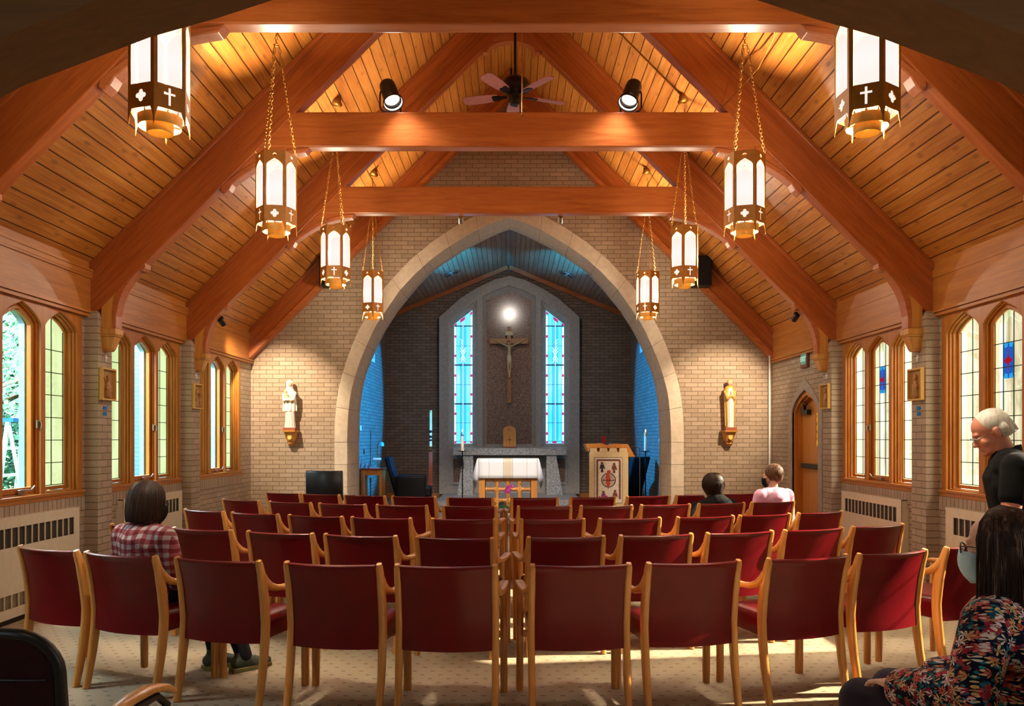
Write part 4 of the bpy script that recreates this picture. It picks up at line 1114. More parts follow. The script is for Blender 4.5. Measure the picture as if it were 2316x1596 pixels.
mk('column', MB().rings([[(x*w,y*w,z) for x,y in ((-1,-1),(1,-1),(1,1),(-1,1))] for w, z in ((.036,.03),(.036,.42),(.044,.43),(.044,.46),(.036,.47),(.033,zd-.03),(.04,zd-.02))]), wood('redwood_stand','9a4a30','7a3420','Z',.4), e, bevel=.003)
mk('base', MB().box(-.15,-.15,0,.15,.15,.03), M['base'], e, bevel=.005)
mk('dish', MB().lathe([(.02,zd-.03),(.05,zd-.015),(.085,zd-.005),(.088,zd+.004),(.002,zd+.004)], 24), M['brass'], e, smooth=50)
mk('spike', MB().tube([(0,0,zd),(0,0,zd+.07)], .006, 8), M['brass'], e)
e = thing('paschal_candle', 'tall white paschal candle with black and gold marks', 'candle', (at(974,0,Yp).x,Yp,.15+zd+.068))
hc = .69; mk('wax', MB().lathe([(.026,0),(.026,hc),(.02,hc+.006),(.001,hc)], 18), M['wax'], e, smooth=50)
mb = MB(); 
for z0, z1 in ((.10,.14),(.16,.21),(.26,.31)): mb.lathe([(.0265,z0),(.0268,z0+.001),(.0268,z1),(.0265,z1)], 18, cap=False)
mk('marking', mb, M['black'], e)
mk('cap', MB().lathe([(.027,hc-.03),(.027,hc+.004),(.01,hc+.012)], 16), M['brasslit'], e, smooth=50)
# lectern
Yl = 13.1; e = thing('lectern', 'wooden lectern hung with a cream banner, right of the altar', 'lectern', (at(1376,0,Yl).x,Yl,.15))
S = lambda px, py: (at(px,py,Yl).x-e.location.x, at(px,py,Yl).z-.15)
xa, xb = S(1338,0)[0], S(1414,0)[0]
mk('body', MB().box(xa,.03,0,xb,.42,S(0,1012)[1]), M['door'], e, bevel=.006)
mk('desk', MB().fill([[S(*q) for q in ((1324,1004),(1362,1002.5),(1371,1006),(1382,1006),(1386,1003),(1420,1004),(1436,1033),(1419,1033),(1416,1013),(1333,1013),(1333,1021),(1330,1021))]], .46, XZ @ T(0,0,.20)), M['door'], e, bevel=.006)
bn = [(1332,1140),(1420,1146),(1420,1023),(1418,1022),(1417,1013),(1400,1013),(1400,1022),(1395,1022),(1394,1013),(1378,1013),(1377,1021),(1373,1021),(1372,1013),(1356,1013),(1355,1021),(1350,1021),(1349,1013),(1334,1013),(1334,1022),(1332,1023)]
ban = mk('banner', MB().fill([[S(*q) for q in bn]], .006, XZ @ T(0,0,-.045)), M['cream'], e)
yy = -.050
def ap(loops, mat, name, dy=0): mb = MB().fill([[S(*q) for q in l] for l in loops], .002, XZ @ T(0,0,yy-dy)); return mk(name, mb, mat, ban)
M['inkdark'] = simple('woven_dark','2c2830',.8); M['inkbrown'] = simple('woven_brown','7a4636',.8,var=.35,scale=60); M['inkred'] = simple('woven_red','b84430',.8,var=.35,scale=50); M['inkmauve'] = simple('woven_mauve','8a4a78',.8,var=.35,scale=50); M['paper'] = simple('banner_white','ded8cc',.85)
ap([[(1344,1137),(1344,1034),(1407,1034),(1407,1137)]], M['inkdark'], 'outer_line')
ap([[(1345,1136),(1345,1035),(1406,1035),(1406,1136)]], M['paper'], 'field', .002)
for l in ([(1348,1038),(1402,1038),(1402,1042),(1348,1042)],[(1348,1042),(1352,1042),(1352,1133),(1348,1133)],[(1398.5,1042),(1403,1042),(1403,1128),(1398.5,1128)]): ap([l], M['inkbrown'], 'woven_border', .004)
def circ(cx_, cy_, r, n=28, sy=1): return [(cx_+r*math.cos(2*math.pi*k/n), cy_+sy*r*math.sin(2*math.pi*k/n)) for k in range(n)]
ap([circ(1375.5,1085,16.5), circ(1375.5,1085,14.5)[::-1]], M['inkdark'], 'roundel_ring', .004)
ap([circ(1375.5,1085,13.8)], simple('roundel_field','b8a494',.85,var=.35,scale=45), 'roundel', .004)
ap([[(1372,1064),(1378,1062),(1381,1066),(1377,1072),(1380,1084),(1378,1096),(1375,1106),(1371,1096),(1369,1080),(1371,1070)]], M['inkred'], 'woven_bird', .006)
ap([[(1362,1084.5),(1389,1084.5),(1389,1086),(1362,1086)]], M['inkdark'], 'roundel_bar', .008)
for cx_, cy_, mt in ((1361,1055,'inkdark'),(1388,1057,'inkbrown'),(1364,1120,'inkmauve'),(1390,1118,'inkbrown')):
    ap([circ(cx_,cy_-8,3.2,12)], M['inkbrown'], 'woven_head', .006)
    ap([[(cx_-4,cy_-5),(cx_+4,cy_-5),(cx_+7,cy_+6),(cx_+2,cy_+3),(cx_+3,cy_+12),(cx_-3,cy_+12),(cx_-2,cy_+3),(cx_-6,cy_+5)]], M[mt], 'woven_figure', .006)
p = at(1370,1004,Yl+.1); q = at(1377,974,Yl+.1); L_ = e.location
mk('microphone', MB().tube([p-L_, at(1371,992,Yl+.1)-L_, at(1377,988,Yl+.1)-L_, at(1377,980,Yl+.1)-L_], .005, 6).limb(at(1376.5,980,Yl+.1)-L_, .012, at(1376,974,Yl+.1)-L_, .014, 8), M['black'], e, smooth=60)
pp = at(1365,1003,Yl+.15); e = thing('votive_lamp', 'small red glass lamp standing on the lectern desk', 'lamp', pp)
rg_ = simple('red_glass','8a1018',.12,var=.05); mk('glass', MB().lathe([(.022,0),(.030,.01),(.026,.07),(.036,.12),(.034,.12),(.024,.07),(.02,.012)], 18), rg_, e, smooth=60); mk('flame', MB().ell((0,0,.035),(.008,.008,.014),8,6), emit('red_flame','ff4030',6), e)
pipe('metal_rail', 'thin bent chrome rail beside the lectern', [at(1428,1010,13.7),at(1442,1010,13.7),at(1447,1014,13.7),at(1447,1040,13.7),(at(1447,0,13.7).x,13.7,.15)], .008, M['chrome'], 'rail')
# navy armchairs in the sanctuary
def navy_chair(label, loc, rz):
    e = thing('upholstered_armchair', label, 'chair', loc, rz)
    mb = MB().rings([[(x*w,y,z) for x, z_ in ((-1,0),(1,0)) for z in (0,)] for w, y in ((1,0),)]) if False else MB()
    def pad(x0,y0,z0,x1,y1,z1,name,sl=0,bev=.03):
        m = MB().box(x0,y0,z0,x1,y1,z1); m.v = [(x, y-(z-z0)*sl, z) for x,y,z in m.v]; return mk(name, m, M['navy'], e, bevel=bev)
    pad(-.27,.0,.28,.27,.12,1.0,'backrest',.28); pad(-.25,.08,.28,.25,.66,.46,'seat')
    pad(-.33,.02,.22,-.25,.55,.66,'armrest'); pad(.25,.02,.22,.33,.55,.66,'armrest')
    for x in (-.27,.23):
        for y in (.04,.56): mk('leg', MB().box(x,y,0,x+.04,y+.04,.28), M['black'], e)
    return e
navy_chair('dark navy upholstered armchair at the left of the sanctuary, turned right', (-2.12,14.7,.15), R(-86))
navy_chair('dark navy high-backed armchair behind the right candle stand', (2.30,14.85,.15), R(48))
# side table and things on it
Yt = 14.0; a, b_ = at(814,0,Yt).x, at(866,0,Yt).x
e = thing('side_table', 'small square wooden side table by the left sanctuary wall', 'table', ((a+b_)/2,Yt,.15)); h = CZ-(1059-VY)*Yt/F-.15; hx = (b_-a)/2
tb = M['altwood']
mk('table_top', MB().box(-hx,0,h-.03,hx,.42,h), M['base'], e, bevel=.004); mk('apron', MB().box(-hx+.03,.02,h-.12,hx-.03,.04,h-.03), tb, e); mk('shelf', MB().box(-hx+.04,.04,.16,hx-.04,.38,.18), tb, e)
for x in (-hx+.02, hx-.07):
    for y in (.015,.35): mk('leg', MB().box(x,y,0,x+.05,y+.05,h-.03), tb, e, bevel=.003)
zt_ = .15+h
def lamp(label, loc, H, col, shade):
    e = thing('desk_lamp', label, 'lamp', loc)
    mk('base', MB().lathe([(.06,0),(.06,.012),(.02,.02),(.01,.025)], 20), col, e, smooth=50)
    mk('stem', MB().tube([(0,0,.02),(0,0,H-.02),(.02,0,H)], .006, 8), col, e)
    sm = MB(); n = 10
    rs = [[(x, .045*math.cos(R(180*k/n))*1.0, H-.03+.045*math.sin(R(180*k/n))) for k in range(n+1)] for x in (-.07,-.06,.06,.07)]
    sm.rings(rs, cap=False, closed=False); o = mk('lamp_shade', sm, shade, e, smooth=60); s2 = o.modifiers.new('t','SOLIDIFY'); s2.thickness = .004
lamp('small white banker lamp on the side table', (at(853,0,14.15).x,14.15,zt_), .17, M['nickel'], M['white'])
Yf_ = 15.2; H_ = CZ-(1003-VY)*Yf_/F-.15
e = thing('floor_lamp', 'slender floor lamp with pale blue shade behind the left armchair', 'lamp', (at(854,0,Yf_).x,Yf_,.15))
mk('base', MB().lathe([(.12,0),(.12,.015),(.02,.025)], 20), M['brass'], e, smooth=50); mk('pole', MB().tube([(0,0,.02),(0,0,H_-.03),(.01,0,H_+.005),(.04,0,H_+.01)], .008, 8), M['brass'], e, smooth=60)
mk('lamp_shade', MB().lathe([(.02,.04),(.05,.02),(.062,-.03),(.058,-.03),(.046,.016)], 18, T(.075,0,H_-.005) @ RY(R(20)), cap=False), simple('pale_blue_shade','5fb0b8',.4), e, smooth=60)
M['clear'] = N('cruet_glass').set(lin('dfe8f0'), .05, 0, .5, Transmission_Weight=.85).m
for k, (px, hh, r_, lb) in enumerate(((817,.13,.022,'tall thin glass bottle on the side table'),(826,.07,.03,'round glass cruet on the side table, beside the tall bottle'),(834,.09,.022,'small glass cruet on the side table nearest the white lamp'))):
    mk('glass_bottle', MB().lathe([(r_*.8,0),(r_,.01),(r_,hh*.5),(r_*.4,hh*.7),(r_*.35,hh),(r_*.5,hh+.01)], 16), M['clear'], loc=(at(px,0,14.12).x,14.12+.02*k,zt_), smooth=50, label=lb, cat='bottle')
mk('paper_stack', MB().box(-.07,-.05,0,.07,.05,.012), M['white'], loc=(at(846,0,14.07).x,14.07,zt_), label='flat stack of white papers under the banker lamp side', cat='papers')
mk('blue_folder', MB().box(-.12,-.12,0,.12,.12,.05), simple('slate_blue_box','5a6f98',.6), loc=((a+b_)/2,Yt+.2,.33), label='slate blue box on the lower shelf of the side table', cat='box')
mk('floor_box', MB().box(-.12,-.1,0,.12,.1,.20), simple('taupe_box','8a7a68',.7), loc=(at(1478,0,15.3).x,15.3,.15), bevel=.006, label='taupe box on the floor by the right sanctuary wall', cat='box')
mk('thermostat', MB().box(0,-.04,-.05,.03,.04,.05), M['white'], loc=(XC-CH+.0,at(0,0,14.9).y,CZ-(968-VY)*14.9/F), bevel=.008, label='small white thermostat on the blue-lit left sanctuary wall', cat='thermostat')
mk('wall_switch', MB().box(-.04,-.05,-.03,0,.05,.04), M['white'], loc=(XC+CH,14.45,CZ-(996-VY)*14.45/F), bevel=.008, label='small white wall fitting on the right sanctuary wall', cat='switch')
for s, px in ((-1,1022),(1,1282)):
    P = Vector((at(px,619,16.6).x,16.6,0)); P.z = CR-.414*abs(P.x-XC)-.006
    e = thing('recessed_downlight', 'round chrome downlight in the sanctuary ceiling, %s of the ridge' % ('left' if s < 0 else 'right'), 'downlight', P)
    m = RY(s*math.atan(.414)); mk('rim', MB().lathe([(.13,-.012),(.16,-.01),(.16,.0),(.13,.0)], 28, m, cap=False), M['chrome'], e, smooth=50)
    mk('baffle', MB().lathe([(.13,-.004),(.10,.0),(.001,.002)], 28, m, cap=False), M['black'], e); mk('lamp', MB().lathe([(.001,-.02),(.03,-.018),(.035,-.004)], 16, m), M['nickel'], e, smooth=60)
# black leather chair in the nave
Yc_ = 11.5; cx_ = at(733,0,Yc_).x; e = thing('leather_chair', 'black leather high-backed chair beside the left foot of the great arch', 'chair', (cx_,Yc_,0), R(-8))
zt = CZ-(1064-VY)*Yc_/F
rs = []
for k in range(9):
    x = -.27+.54*k/8; bu = .05*(1-(x/.27)**2)
    rs.append([(x*(1-.0*z),-bu-.04*(z-.4)+dy, z) for z, dy in ((.40,0),(.7,0),(zt-.02,0),(zt,.02),(zt,.04),(zt-.02,.06),(.7,.06),(.40,.06))])
mk('backrest', MB().rings(rs), M['blackleather'], e, smooth=50); mk('seat', MB().box(-.26,.04,.38,.26,.52,.48), M['blackleather'], e, bevel=.03)
for x in (-.25,.21):
    for y in (.05,.46): mk('leg', MB().box(x,y,0,x+.04,y+.04,.38), M['black'], e)
for x in (-.31,.25): mk('armrest', MB().box(x,.05,.60,x+.06,.48,.65).box(x+.01,.40,.3,x+.05,.44,.6), M['blackleather'], e, bevel=.01)

# ================================================================== statues on their brackets
def robe(profile, n=64, pleats=9, ph=0, c=(0,0)):
    rs = []
    for z, rx, ry, am in profile:
        r = []
        for j in range(n):
            a = 2*math.pi*j/n; q = 1+am*math.cos(pleats*a+ph+z*2)
            r.append((c[0]+rx*q*math.cos(a), c[1]+ry*q*math.sin(a), z))
        rs.append(r)
    return MB().rings(rs)
def bracket(label, loc, fancy):
    e = thing('statue_bracket', label, 'wall bracket', loc)
    m = M['corbel']
    def fr(z0,z1,w0,w1,d0,d1): return [[(-w0,0.09,z0),(w0,.09,z0),(w0*.75,.09-d0,z0),(-w0*.75,.09-d0,z0)],[(-w1,.09,z1),(w1,.09,z1),(w1*.75,.09-d1,z1),(-w1*.75,.09-d1,z1)]]
    mb = MB()
    for a in ((-.03,0,.125,.135,.20,.21),(-.175,-.03,.065,.105,.10,.17),(-.215,-.175,.05,.05,.09,.09),(-.245,-.215,.025,.04,.05,.08)): mb.rings(fr(*a))
    mk('shelf', mb, m, e, bevel=.006)
    mk('shield', MB().fill([[(-.035,-.06),(.035,-.06),(.03,-.13),(0,-.15),(-.03,-.13)]], .02, T(0,-.03,0) @ XZ @ T(0,0,-.02)), M['brasslit'], e, bevel=.003)
    return e
YS = 12.43
pL, pR = at(657,973,YS), at(1650,973,YS)
bracket('golden wooden wall bracket under the mother and child statue', pL, 0)
bracket('golden wooden wall bracket under the praying statue', pR, 1)
M['stat1'] = simple('pale_painted_robe','d8c4b4',.6,var=.08); M['stat2'] = wood('golden_carved_mantle','d8a04c','b07c30','Z',.5); M['statw'] = simple('ivory_robe','e6dcc6',.6,var=.06); M['statskin'] = simple('painted_skin','d8ae88',.6); M['statbase'] = simple('red_brown_plinth','8a4428',.5)
e = thing('statue', 'pale carved statue of a woman holding a child on the left end wall', 'statue', pL+Vector((0,-.02,0)))
mk('plinth', MB().box(-.095,-.07,0,.095,.07,.045), M['statbase'], e, bevel=.004)
mb = robe([(.045,.085,.06,.05),(.15,.07,.05,.10),(.35,.065,.05,.12),(.46,.075,.055,.08),(.55,.085,.06,.04),(.62,.07,.05,.02),(.66,.03,.03,0)], pleats=12)
mb.ell((0,-.0,.715),(.042,.045,.058),16,12)
body = mk('robe', mb, M['stat1'], e, smooth=60)
mb = robe([(.30,.10,.068,.14),(.36,.105,.07,.12),(.46,.10,.07,.06),(.56,.09,.065,.03),(.63,.065,.055,.0),(.68,.05,.05,0),(.74,.056,.052,0),(.775,.042,.042,0),(.79,.01,.01,0)], pleats=10)
mb.v = [(x-.01, y+.012, z) for x, y, z in mb.v]; mk('mantle', mb, M['statw'], e, smooth=60)
mk('face', MB().ell((.005,-.028,.715),(.028,.028,.042),14,10).ell((.005,-.056,.712),(.006,.008,.012),8,6), M['statskin'], e, smooth=180)
mb = MB().ell((-.055,-.06,.60),(.028,.03,.034),12,10).limb((-.055,-.055,.575),.025,(-.03,-.06,.50),.038).limb((-.03,-.06,.50),.032,(.03,-.075,.46),.022).limb((-.06,-.07,.56),.012,(-.01,-.09,.55),.01)
mk('child', voxel(mb,.006,2), M['statskin'], e, smooth=180)
mb = MB().limb((.08,-.02,.58),.028,(.07,-.07,.48),.024).limb((.07,-.07,.48),.022,(-.04,-.10,.47),.016).limb((-.09,-.03,.56),.025,(-.08,-.07,.46),.022).limb((-.08,-.07,.46),.02,(-.02,-.10,.49),.014)
mk('sleeves', voxel(mb,.006,2), M['stat1'], e, smooth=180)
e = thing('statue', 'golden carved statue with folded hands on the right end wall', 'statue', pR+Vector((0,-.02,0)))
mk('plinth', MB().box(-.085,-.07,0,.085,.07,.05), M['statbase'], e, bevel=.004)
mb = robe([(.06,.065,.05,.12),(.2,.075,.055,.10),(.45,.085,.06,.06),(.60,.088,.06,.03),(.67,.07,.05,0),(.70,.03,.03,0)], pleats=11); mb.v = [(x, y+.015, z) for x, y, z in mb.v]
mk('mantle', mb, M['stat2'], e, smooth=60)
mb = robe([(.045,.045,.04,.14),(.2,.045,.045,.14),(.45,.045,.045,.10),(.62,.04,.04,.05),(.66,.02,.02,0)], pleats=9); mb.v = [(x, y-.03, z) for x, y, z in mb.v]
mk('robe', mb, M['statw'], e, smooth=60)
mb = MB().ell((0,-.005,.745),(.036,.040,.050),14,12).limb((0,0,.66),.02,(0,0,.72),.022).ell((0,-.046,.742),(.006,.008,.012),8,6).limb((-.01,-.09,.52),.011,(.0,-.10,.60),.008).limb((.01,-.09,.52),.011,(.0,-.10,.60),.008)
for s in (-1,1):
    for dx in (-.004,0,.004): mb.limb((s*.006+dx,-.10,.59),.004,(s*.003+dx,-.104,.615+dx),.003,6)
mk('head_and_hands', voxel(mb,.004,1), M['statskin'], e, smooth=180)
mk('hair', MB().ell((0,.008,.758),(.042,.042,.046),14,10), M['stat2'], e, smooth=180)
mb = MB().limb((-.075,0,.60),.026,(-.05,-.06,.49),.022).limb((-.05,-.06,.49),.022,(-.01,-.09,.53),.016).limb((.075,0,.60),.026,(.05,-.06,.49),.022).limb((.05,-.06,.49),.022,(.01,-.09,.53),.016)
mk('sleeves', voxel(mb,.006,2), M['stat2'], e, smooth=180)

# ================================================================== stations, numbers, sign, radiators
M['relief'] = wood('carved_relief','b5854a','8a5f30','Z',.5); M['plfr'] = wood('pale_plaque_frame','d8b060','c09040','Z',.45); M['bluetile'] = simple('blue_plate','1470c0',.2,var=.15)
def station(s, Y, label, figs, beam=False):
    x = s*3.97; e = thing('carved_plaque', label, 'plaque', (x,Y,1.865)); hh = .315; wy = .27; dx = -s
    v, f = fill2d([rect(0,0,wy,hh), rect(.018,.018,wy-.018,hh-.018)[::-1]], .04)
    mk('frame', MB().add([(dx*(.02+c), a, z) for a, z, c in v], f), M['plfr'], e, bevel=.003)
    x0_, x1_ = sorted((0, dx*.012)); pan = mk('panel', MB().box(x0_,.016,.016,x1_,wy-.016,hh-.016), M['relief'], e)
    for (fy, sc_, hz_) in figs:
        mb = MB()
        mb.limb((dx*.014,fy,.05*sc_),.045*sc_,(dx*.016,fy,.14*sc_),.035*sc_); mb.limb((dx*.016,fy,.14*sc_),.035*sc_,(dx*.018,fy,.185*sc_+hz_*.5),.02*sc_)
        mb.ell((dx*.022,fy,.225*sc_+hz_),(.022,.026*sc_,.033*sc_),12,10); mb.limb((dx*.028,fy-.04*sc_,.13*sc_),.012,(dx*.032,fy+.01,.10*sc_),.010)
        mb.limb((dx*.028,fy+.04*sc_,.15*sc_),.012,(dx*.032,fy,.11*sc_),.010)
        mb.v = [(max(min(p[0],.055),-.055), min(max(p[1],.02),wy-.02), max(p[2],.02)) for p in mb.v]
        mk('relief_figure', voxel(mb,.004,2), M['relief'], pan, smooth=180)
        mk('halo', MB().tube([(dx*.014,fy+.045*sc_*math.cos(R(20*k)),.235*sc_+hz_+.045*sc_*math.sin(R(20*k))) for k in range(18)], .004, 5, closed=True), M['plfr'], pan)
    if beam: mk('relief_beam', MB().add([(dx*.02,.03,.25),(dx*.02,.05,.27),(dx*.02,.25,.09),(dx*.02,.24,.06),(dx*.01,.03,.25),(dx*.01,.05,.27),(dx*.01,.25,.09),(dx*.01,.24,.06)], [(0,1,2,3),(4,5,6,7),(0,1,5,4),(2,3,7,6),(1,2,6,5),(0,3,7,4)]), M['relief'], pan)
    side = 'left' if s < 0 else 'right'; which = 'near' if Y < 9 else 'far'
    cm2 = MB(); cy_ = .125
    x0_, x1_ = sorted((0, dx*.015)); cm2.box(x0_,cy_-.008,-.035,x1_,cy_+.008,.035); cm2.box(x0_,cy_-.026,.0,x1_,cy_+.026,.016)
    mk('wall_cross', cm2, M['white'], loc=(x,Y,2.275), bevel=.003, label='small white cross above the plaque on the %s pier, %s side' % (which, side), cat='cross')
    return e
station(-1, 7.645, 'square carved plaque of a haloed figure on the nearer left pier', [(.13,.95,0)], True)
station(-1, 9.885, 'square carved plaque of two figures on the farther left pier', [(.09,.9,0),(.19,.8,0)])
station(1, 7.645, 'square carved plaque of a veiled seated figure on the nearer right pier', [(.14,1.0,0)])
station(1, 9.885, 'square carved plaque of a standing figure on the farther right pier', [(.12,.9,.02)])
for s, sd_ in ((-1,'left'),(1,'right')):
    for k, z in enumerate((1.79,1.735)):
        x0_, x1_ = sorted((0, -s*.006)); mk('blue_plate', MB().box(x0_,-.03,-.018,x1_,.03,.018), M['bluetile'], loc=(s*3.97,7.76,z), label='%s small blue plate under the plaque on the nearer %s pier' % (('upper','lower')[k], sd_), cat='plate')
# EXIT sign
e = thing('exit_sign', 'small green EXIT sign in a brown frame above the side door', 'sign', (4.1,10.93,2.475))
mk('frame', MB().box(-.04,0,0,0,.25,.235), simple('sign_brown','6a3a28',.5), e, bevel=.004)
mk('face', MB().box(-.044,.035,.045,-.039,.215,.19), emit('sign_green','2f8f80',.35), e)
tc = bpy.data.curves.new('t','FONT'); tc.body = 'EXIT'; tc.size = .10; tc.align_x = 'CENTER'; tc.align_y = 'CENTER'; tc.extrude = .001
to = bpy.data.objects.new('t', tc); tm = bpy.data.meshes.new_from_object(to); bpy.data.objects.remove(to)
o = mk('lettering', tm, emit('sign_pale','b8e8dc',.6), e); o.matrix_local = T(-.046,.125,.117) @ Matrix(((0,0,1,0),(-1,0,0,0),(0,1,0,0),(0,0,0,1)))
# radiators
def radiator(s, y0, y1, label):
    x = s*4.1; D_ = .075; e = thing('radiator_cover', label, 'radiator', (x,(y0+y1)/2,.0)); h = (y1-y0)/2
    X = lambda a: -s*a
    # front shell with grille openings
    nb = int((2*h-.16)/.092); g0 = -(nb*.092)/2
    holes = []
    for k in range(nb):
        holes.append(rect(g0+k*.092+.006,.62,g0+(k+1)*.092-.006,.775))
    for k in range(int(nb)):
        holes.append(rect(g0+k*.092+.006,.13,g0+(k+1)*.092-.006,.24))
    v, f = fill2d([rect(-h,.05,h,.86)]+holes, .008); mb = MB().add([(X(D_)+c, a, z) for a, z, c in v], f)
    x0_, x1_ = sorted((X(D_), X(0))); mb.box(x0_,-h,.05,x1_,-h+.01,.86); mb.box(x0_,h-.01,.05,x1_,h,.86); mb.box(x0_,-h,.85,x1_,h,.86)
    mk('cover', mb, M['radiator'], e)
    x0_, x1_ = sorted((X(D_-.012), X(D_-.022)))
    mk('upper_grille', MB().box(x0_,-h+.03,.60,x1_,h-.03,.79), M['grille'], e); mk('lower_grille', MB().box(x0_,-h+.03,.11,x1_,h-.03,.26), simple('pale_grille','8a7a60',.6), e)
    x0_, x1_ = sorted((X(.01), X(.05))); mk('plinth', MB().box(x0_,-h+.02,0,x1_,h-.02,.06), M['black'], e)
radiator(-1, 5.85, 7.40, 'long cream radiator cover under the nearest left window')
radiator(-1, 8.25, 9.72, 'cream radiator cover under the middle left window')
radiator(1, 8.22, 9.70, 'cream radiator cover under the middle right window')
radiator(1, 5.85, 7.38, 'cream radiator cover under the nearest right window, behind the standing man')
# ================================================================== people
M['skin'] = simple('skin','e2b094',.5,var=.06,scale=8); M['skinred'] = simple('ruddy_skin','cf8468',.5,var=.08,scale=12)
def fabric(name, c, var=.15, rough=.85):
    m = N(name); co = m.coord(); nz = m.noise(co, 14, 4); f = m.noise(co, 300, 2); c = lin(c)
    m.set(m.ramp(nz, [(.3, tuple(x*(1-var) for x in c[:3])+(1,)), (.7, tuple(min(1,x*(1+var)) for x in c[:3])+(1,))]), rough, 0, .25); m.bump(f, .15, .002); return m.m
M['blackshirt'] = fabric('black_cotton','040405',rough=.95); M['pink'] = fabric('pink_knit','e0a8c4'); M['darkpants'] = fabric('plum_trousers','2a2434'); M['jeans'] = fabric('dark_trousers','22252e')
M['maskblue'] = fabric('blue_paper_mask','c8ecfb',.04); M['maskwhite'] = fabric('white_mask','e6e2dc',.05); M['maskblack'] = fabric('black_mask','0b0b0d')
def hairmat(name, a, b_, c, sc=60):
    m = N(name); co = m.coord(); nz = m.noise(m.mapping(co, (1,1,.06)), sc, 4, .7)
    m.set(m.ramp(nz, [(.3, lin(a)), (.52, lin(b_)), (.72, lin(c))]), .55, 0, .3); m.bump(nz, .4, .004); return m.m
M['hairbrown'] = hairmat('dark_brown_hair','1c120c','2e1d14','4c3426'); M['hairgrey'] = hairmat('brown_hair_with_grey','20150f','3a261c','8a7264'); M['hairwhite'] = hairmat('thin_white_hair','b8ac9c','d8cfc2','f0eae0',40)
def plaid():
    m = N('plaid_cotton'); co = m.coord(); x, y, z = m.sep(co)
    def band(v, per, lo_, hi_):
        f = m.math('FRACT', m.math('DIVIDE', v, per)); return m.math('MULTIPLY', m.math('GREATER_THAN', f, lo_), m.math('LESS_THAN', f, hi_))
    u = m.math('ADD', x, m.math('MULTIPLY', m.noise(co, 6, 2), .03)); w_ = m.math('ADD', z, m.math('MULTIPLY', m.noise(co, 7, 2), .04))
    a = band(u, .052, 0, .52); b_ = band(w_, .052, 0, .52)
    s = m.math('ADD', m.math('MULTIPLY', a, .5), m.math('MULTIPLY', b_, .5))
    col = m.ramp(s, [(.0, lin('b4acb4')), (.5, lin('94585a')), (1.0, lin('742a34'))])
    m.set(col, .85, 0, .2); m.bump(m.noise(co, 16, 4, .6), .6, .02); return m.m
M['plaid'] = plaid()
def floral():
    m = N('floral_blouse'); co0 = m.coord(); dn = m.new('ShaderNodeTexNoise'); m.link(co0, dn.inputs['Vector']); dn.inputs['Scale'].default_value = 30
    col = None; base = m.mix(m.noise(co0, 5, 2), lin('060a1c'), lin('0c1230'))
    cur = base
    def layer(cur, scale, off, size, petals, cols, amp=.32, core=None, prob=1.0):
        co = m.mapping(co0, (scale,)*3, off)
        v = m.new('ShaderNodeTexVoronoi'); m.link(co, v.inputs['Vector']); v.inputs['Scale'].default_value = 1; v.inputs['Randomness'].default_value = .75
        d = m.new('ShaderNodeVectorMath', operation='SUBTRACT'); m.link(co, d.inputs[0]); m.link(v.outputs['Position'], d.inputs[1])
        dx, dy, dz = m.sep(d.outputs[0]); r, g, b_ = m.sep(v.outputs['Color'])
        ang = m.math('ARCTAN2', dz, m.math('ADD', dx, m.math('MULTIPLY', dy, .6)))
        ln = m.new('ShaderNodeVectorMath', operation='LENGTH'); m.link(d.outputs[0], ln.inputs[0]); L_ = ln.outputs['Value']
        pet = m.math('COSINE', m.math('ADD', m.math('MULTIPLY', ang, float(petals)), m.math('MULTIPLY', r, 6.28)))
        rad = m.math('MULTIPLY', m.math('ADD', 1.0-amp, m.math('MULTIPLY', pet, amp)), size)
        inside = m.math('LESS_THAN', L_, rad)
        if prob < 1: inside = m.math('MULTIPLY', inside, m.math('LESS_THAN', g, prob))
        st = [(i/len(cols), lin(c)) for i, c in enumerate(cols)]
        rp = m.new('ShaderNodeValToRGB'); m.link(b_, rp.inputs[0]); rp.color_ramp.interpolation = 'CONSTANT'; e = rp.color_ramp.elements
        while len(e) < len(st): e.new(.5)
        for q, (p, c) in zip(e, st): q.position = p; q.color = c
        shade = m.mix(m.math('MULTIPLY', m.math('SUBTRACT', 1.0, m.math('DIVIDE', L_, size)), .5), rp.outputs[0], lin('b04040'), 'MULTIPLY')
        cur = m.mix(inside, cur, shade)
        if core: cur = m.mix(m.math('MULTIPLY', inside, m.math('LESS_THAN', L_, core)), cur, lin('7a1c24'))
        return cur
    cur = layer(cur, 31, (11,4,8), .44, 2, ['1f7f90','238a88','10506a'], .5, None, .9)
    cur = layer(cur, 34, (3,1,2), .46, 2, ['1a7088','2a9098','145a70'], .5, None, .9)
    cur = layer(cur, 29, (2,9,5), .46, 8, ['d8705c','c03a50','e08870','b03848'], .25, .11, .85)
    cur = layer(cur, 32, (0,0,0), .46, 9, ['c4604c','b83a48','d07058','a83040'], .25, .10, .8)
    cur = layer(cur, 28, (8,2,13), .46, 6, ['f0e4e0','e8d098','e8c890','f4ecf0'], .40, .09, .8)
    cur = layer(cur, 26, (5,7,3), .48, 6, ['e8e0dc','e0c890','d8b070','f0e8e8'], .42, .09, .75)
    m.set(cur, .8, 0, .2); m.bump(m.noise(co0, 9, 3), .4, .03); return m.m
M['floral'] = floral()

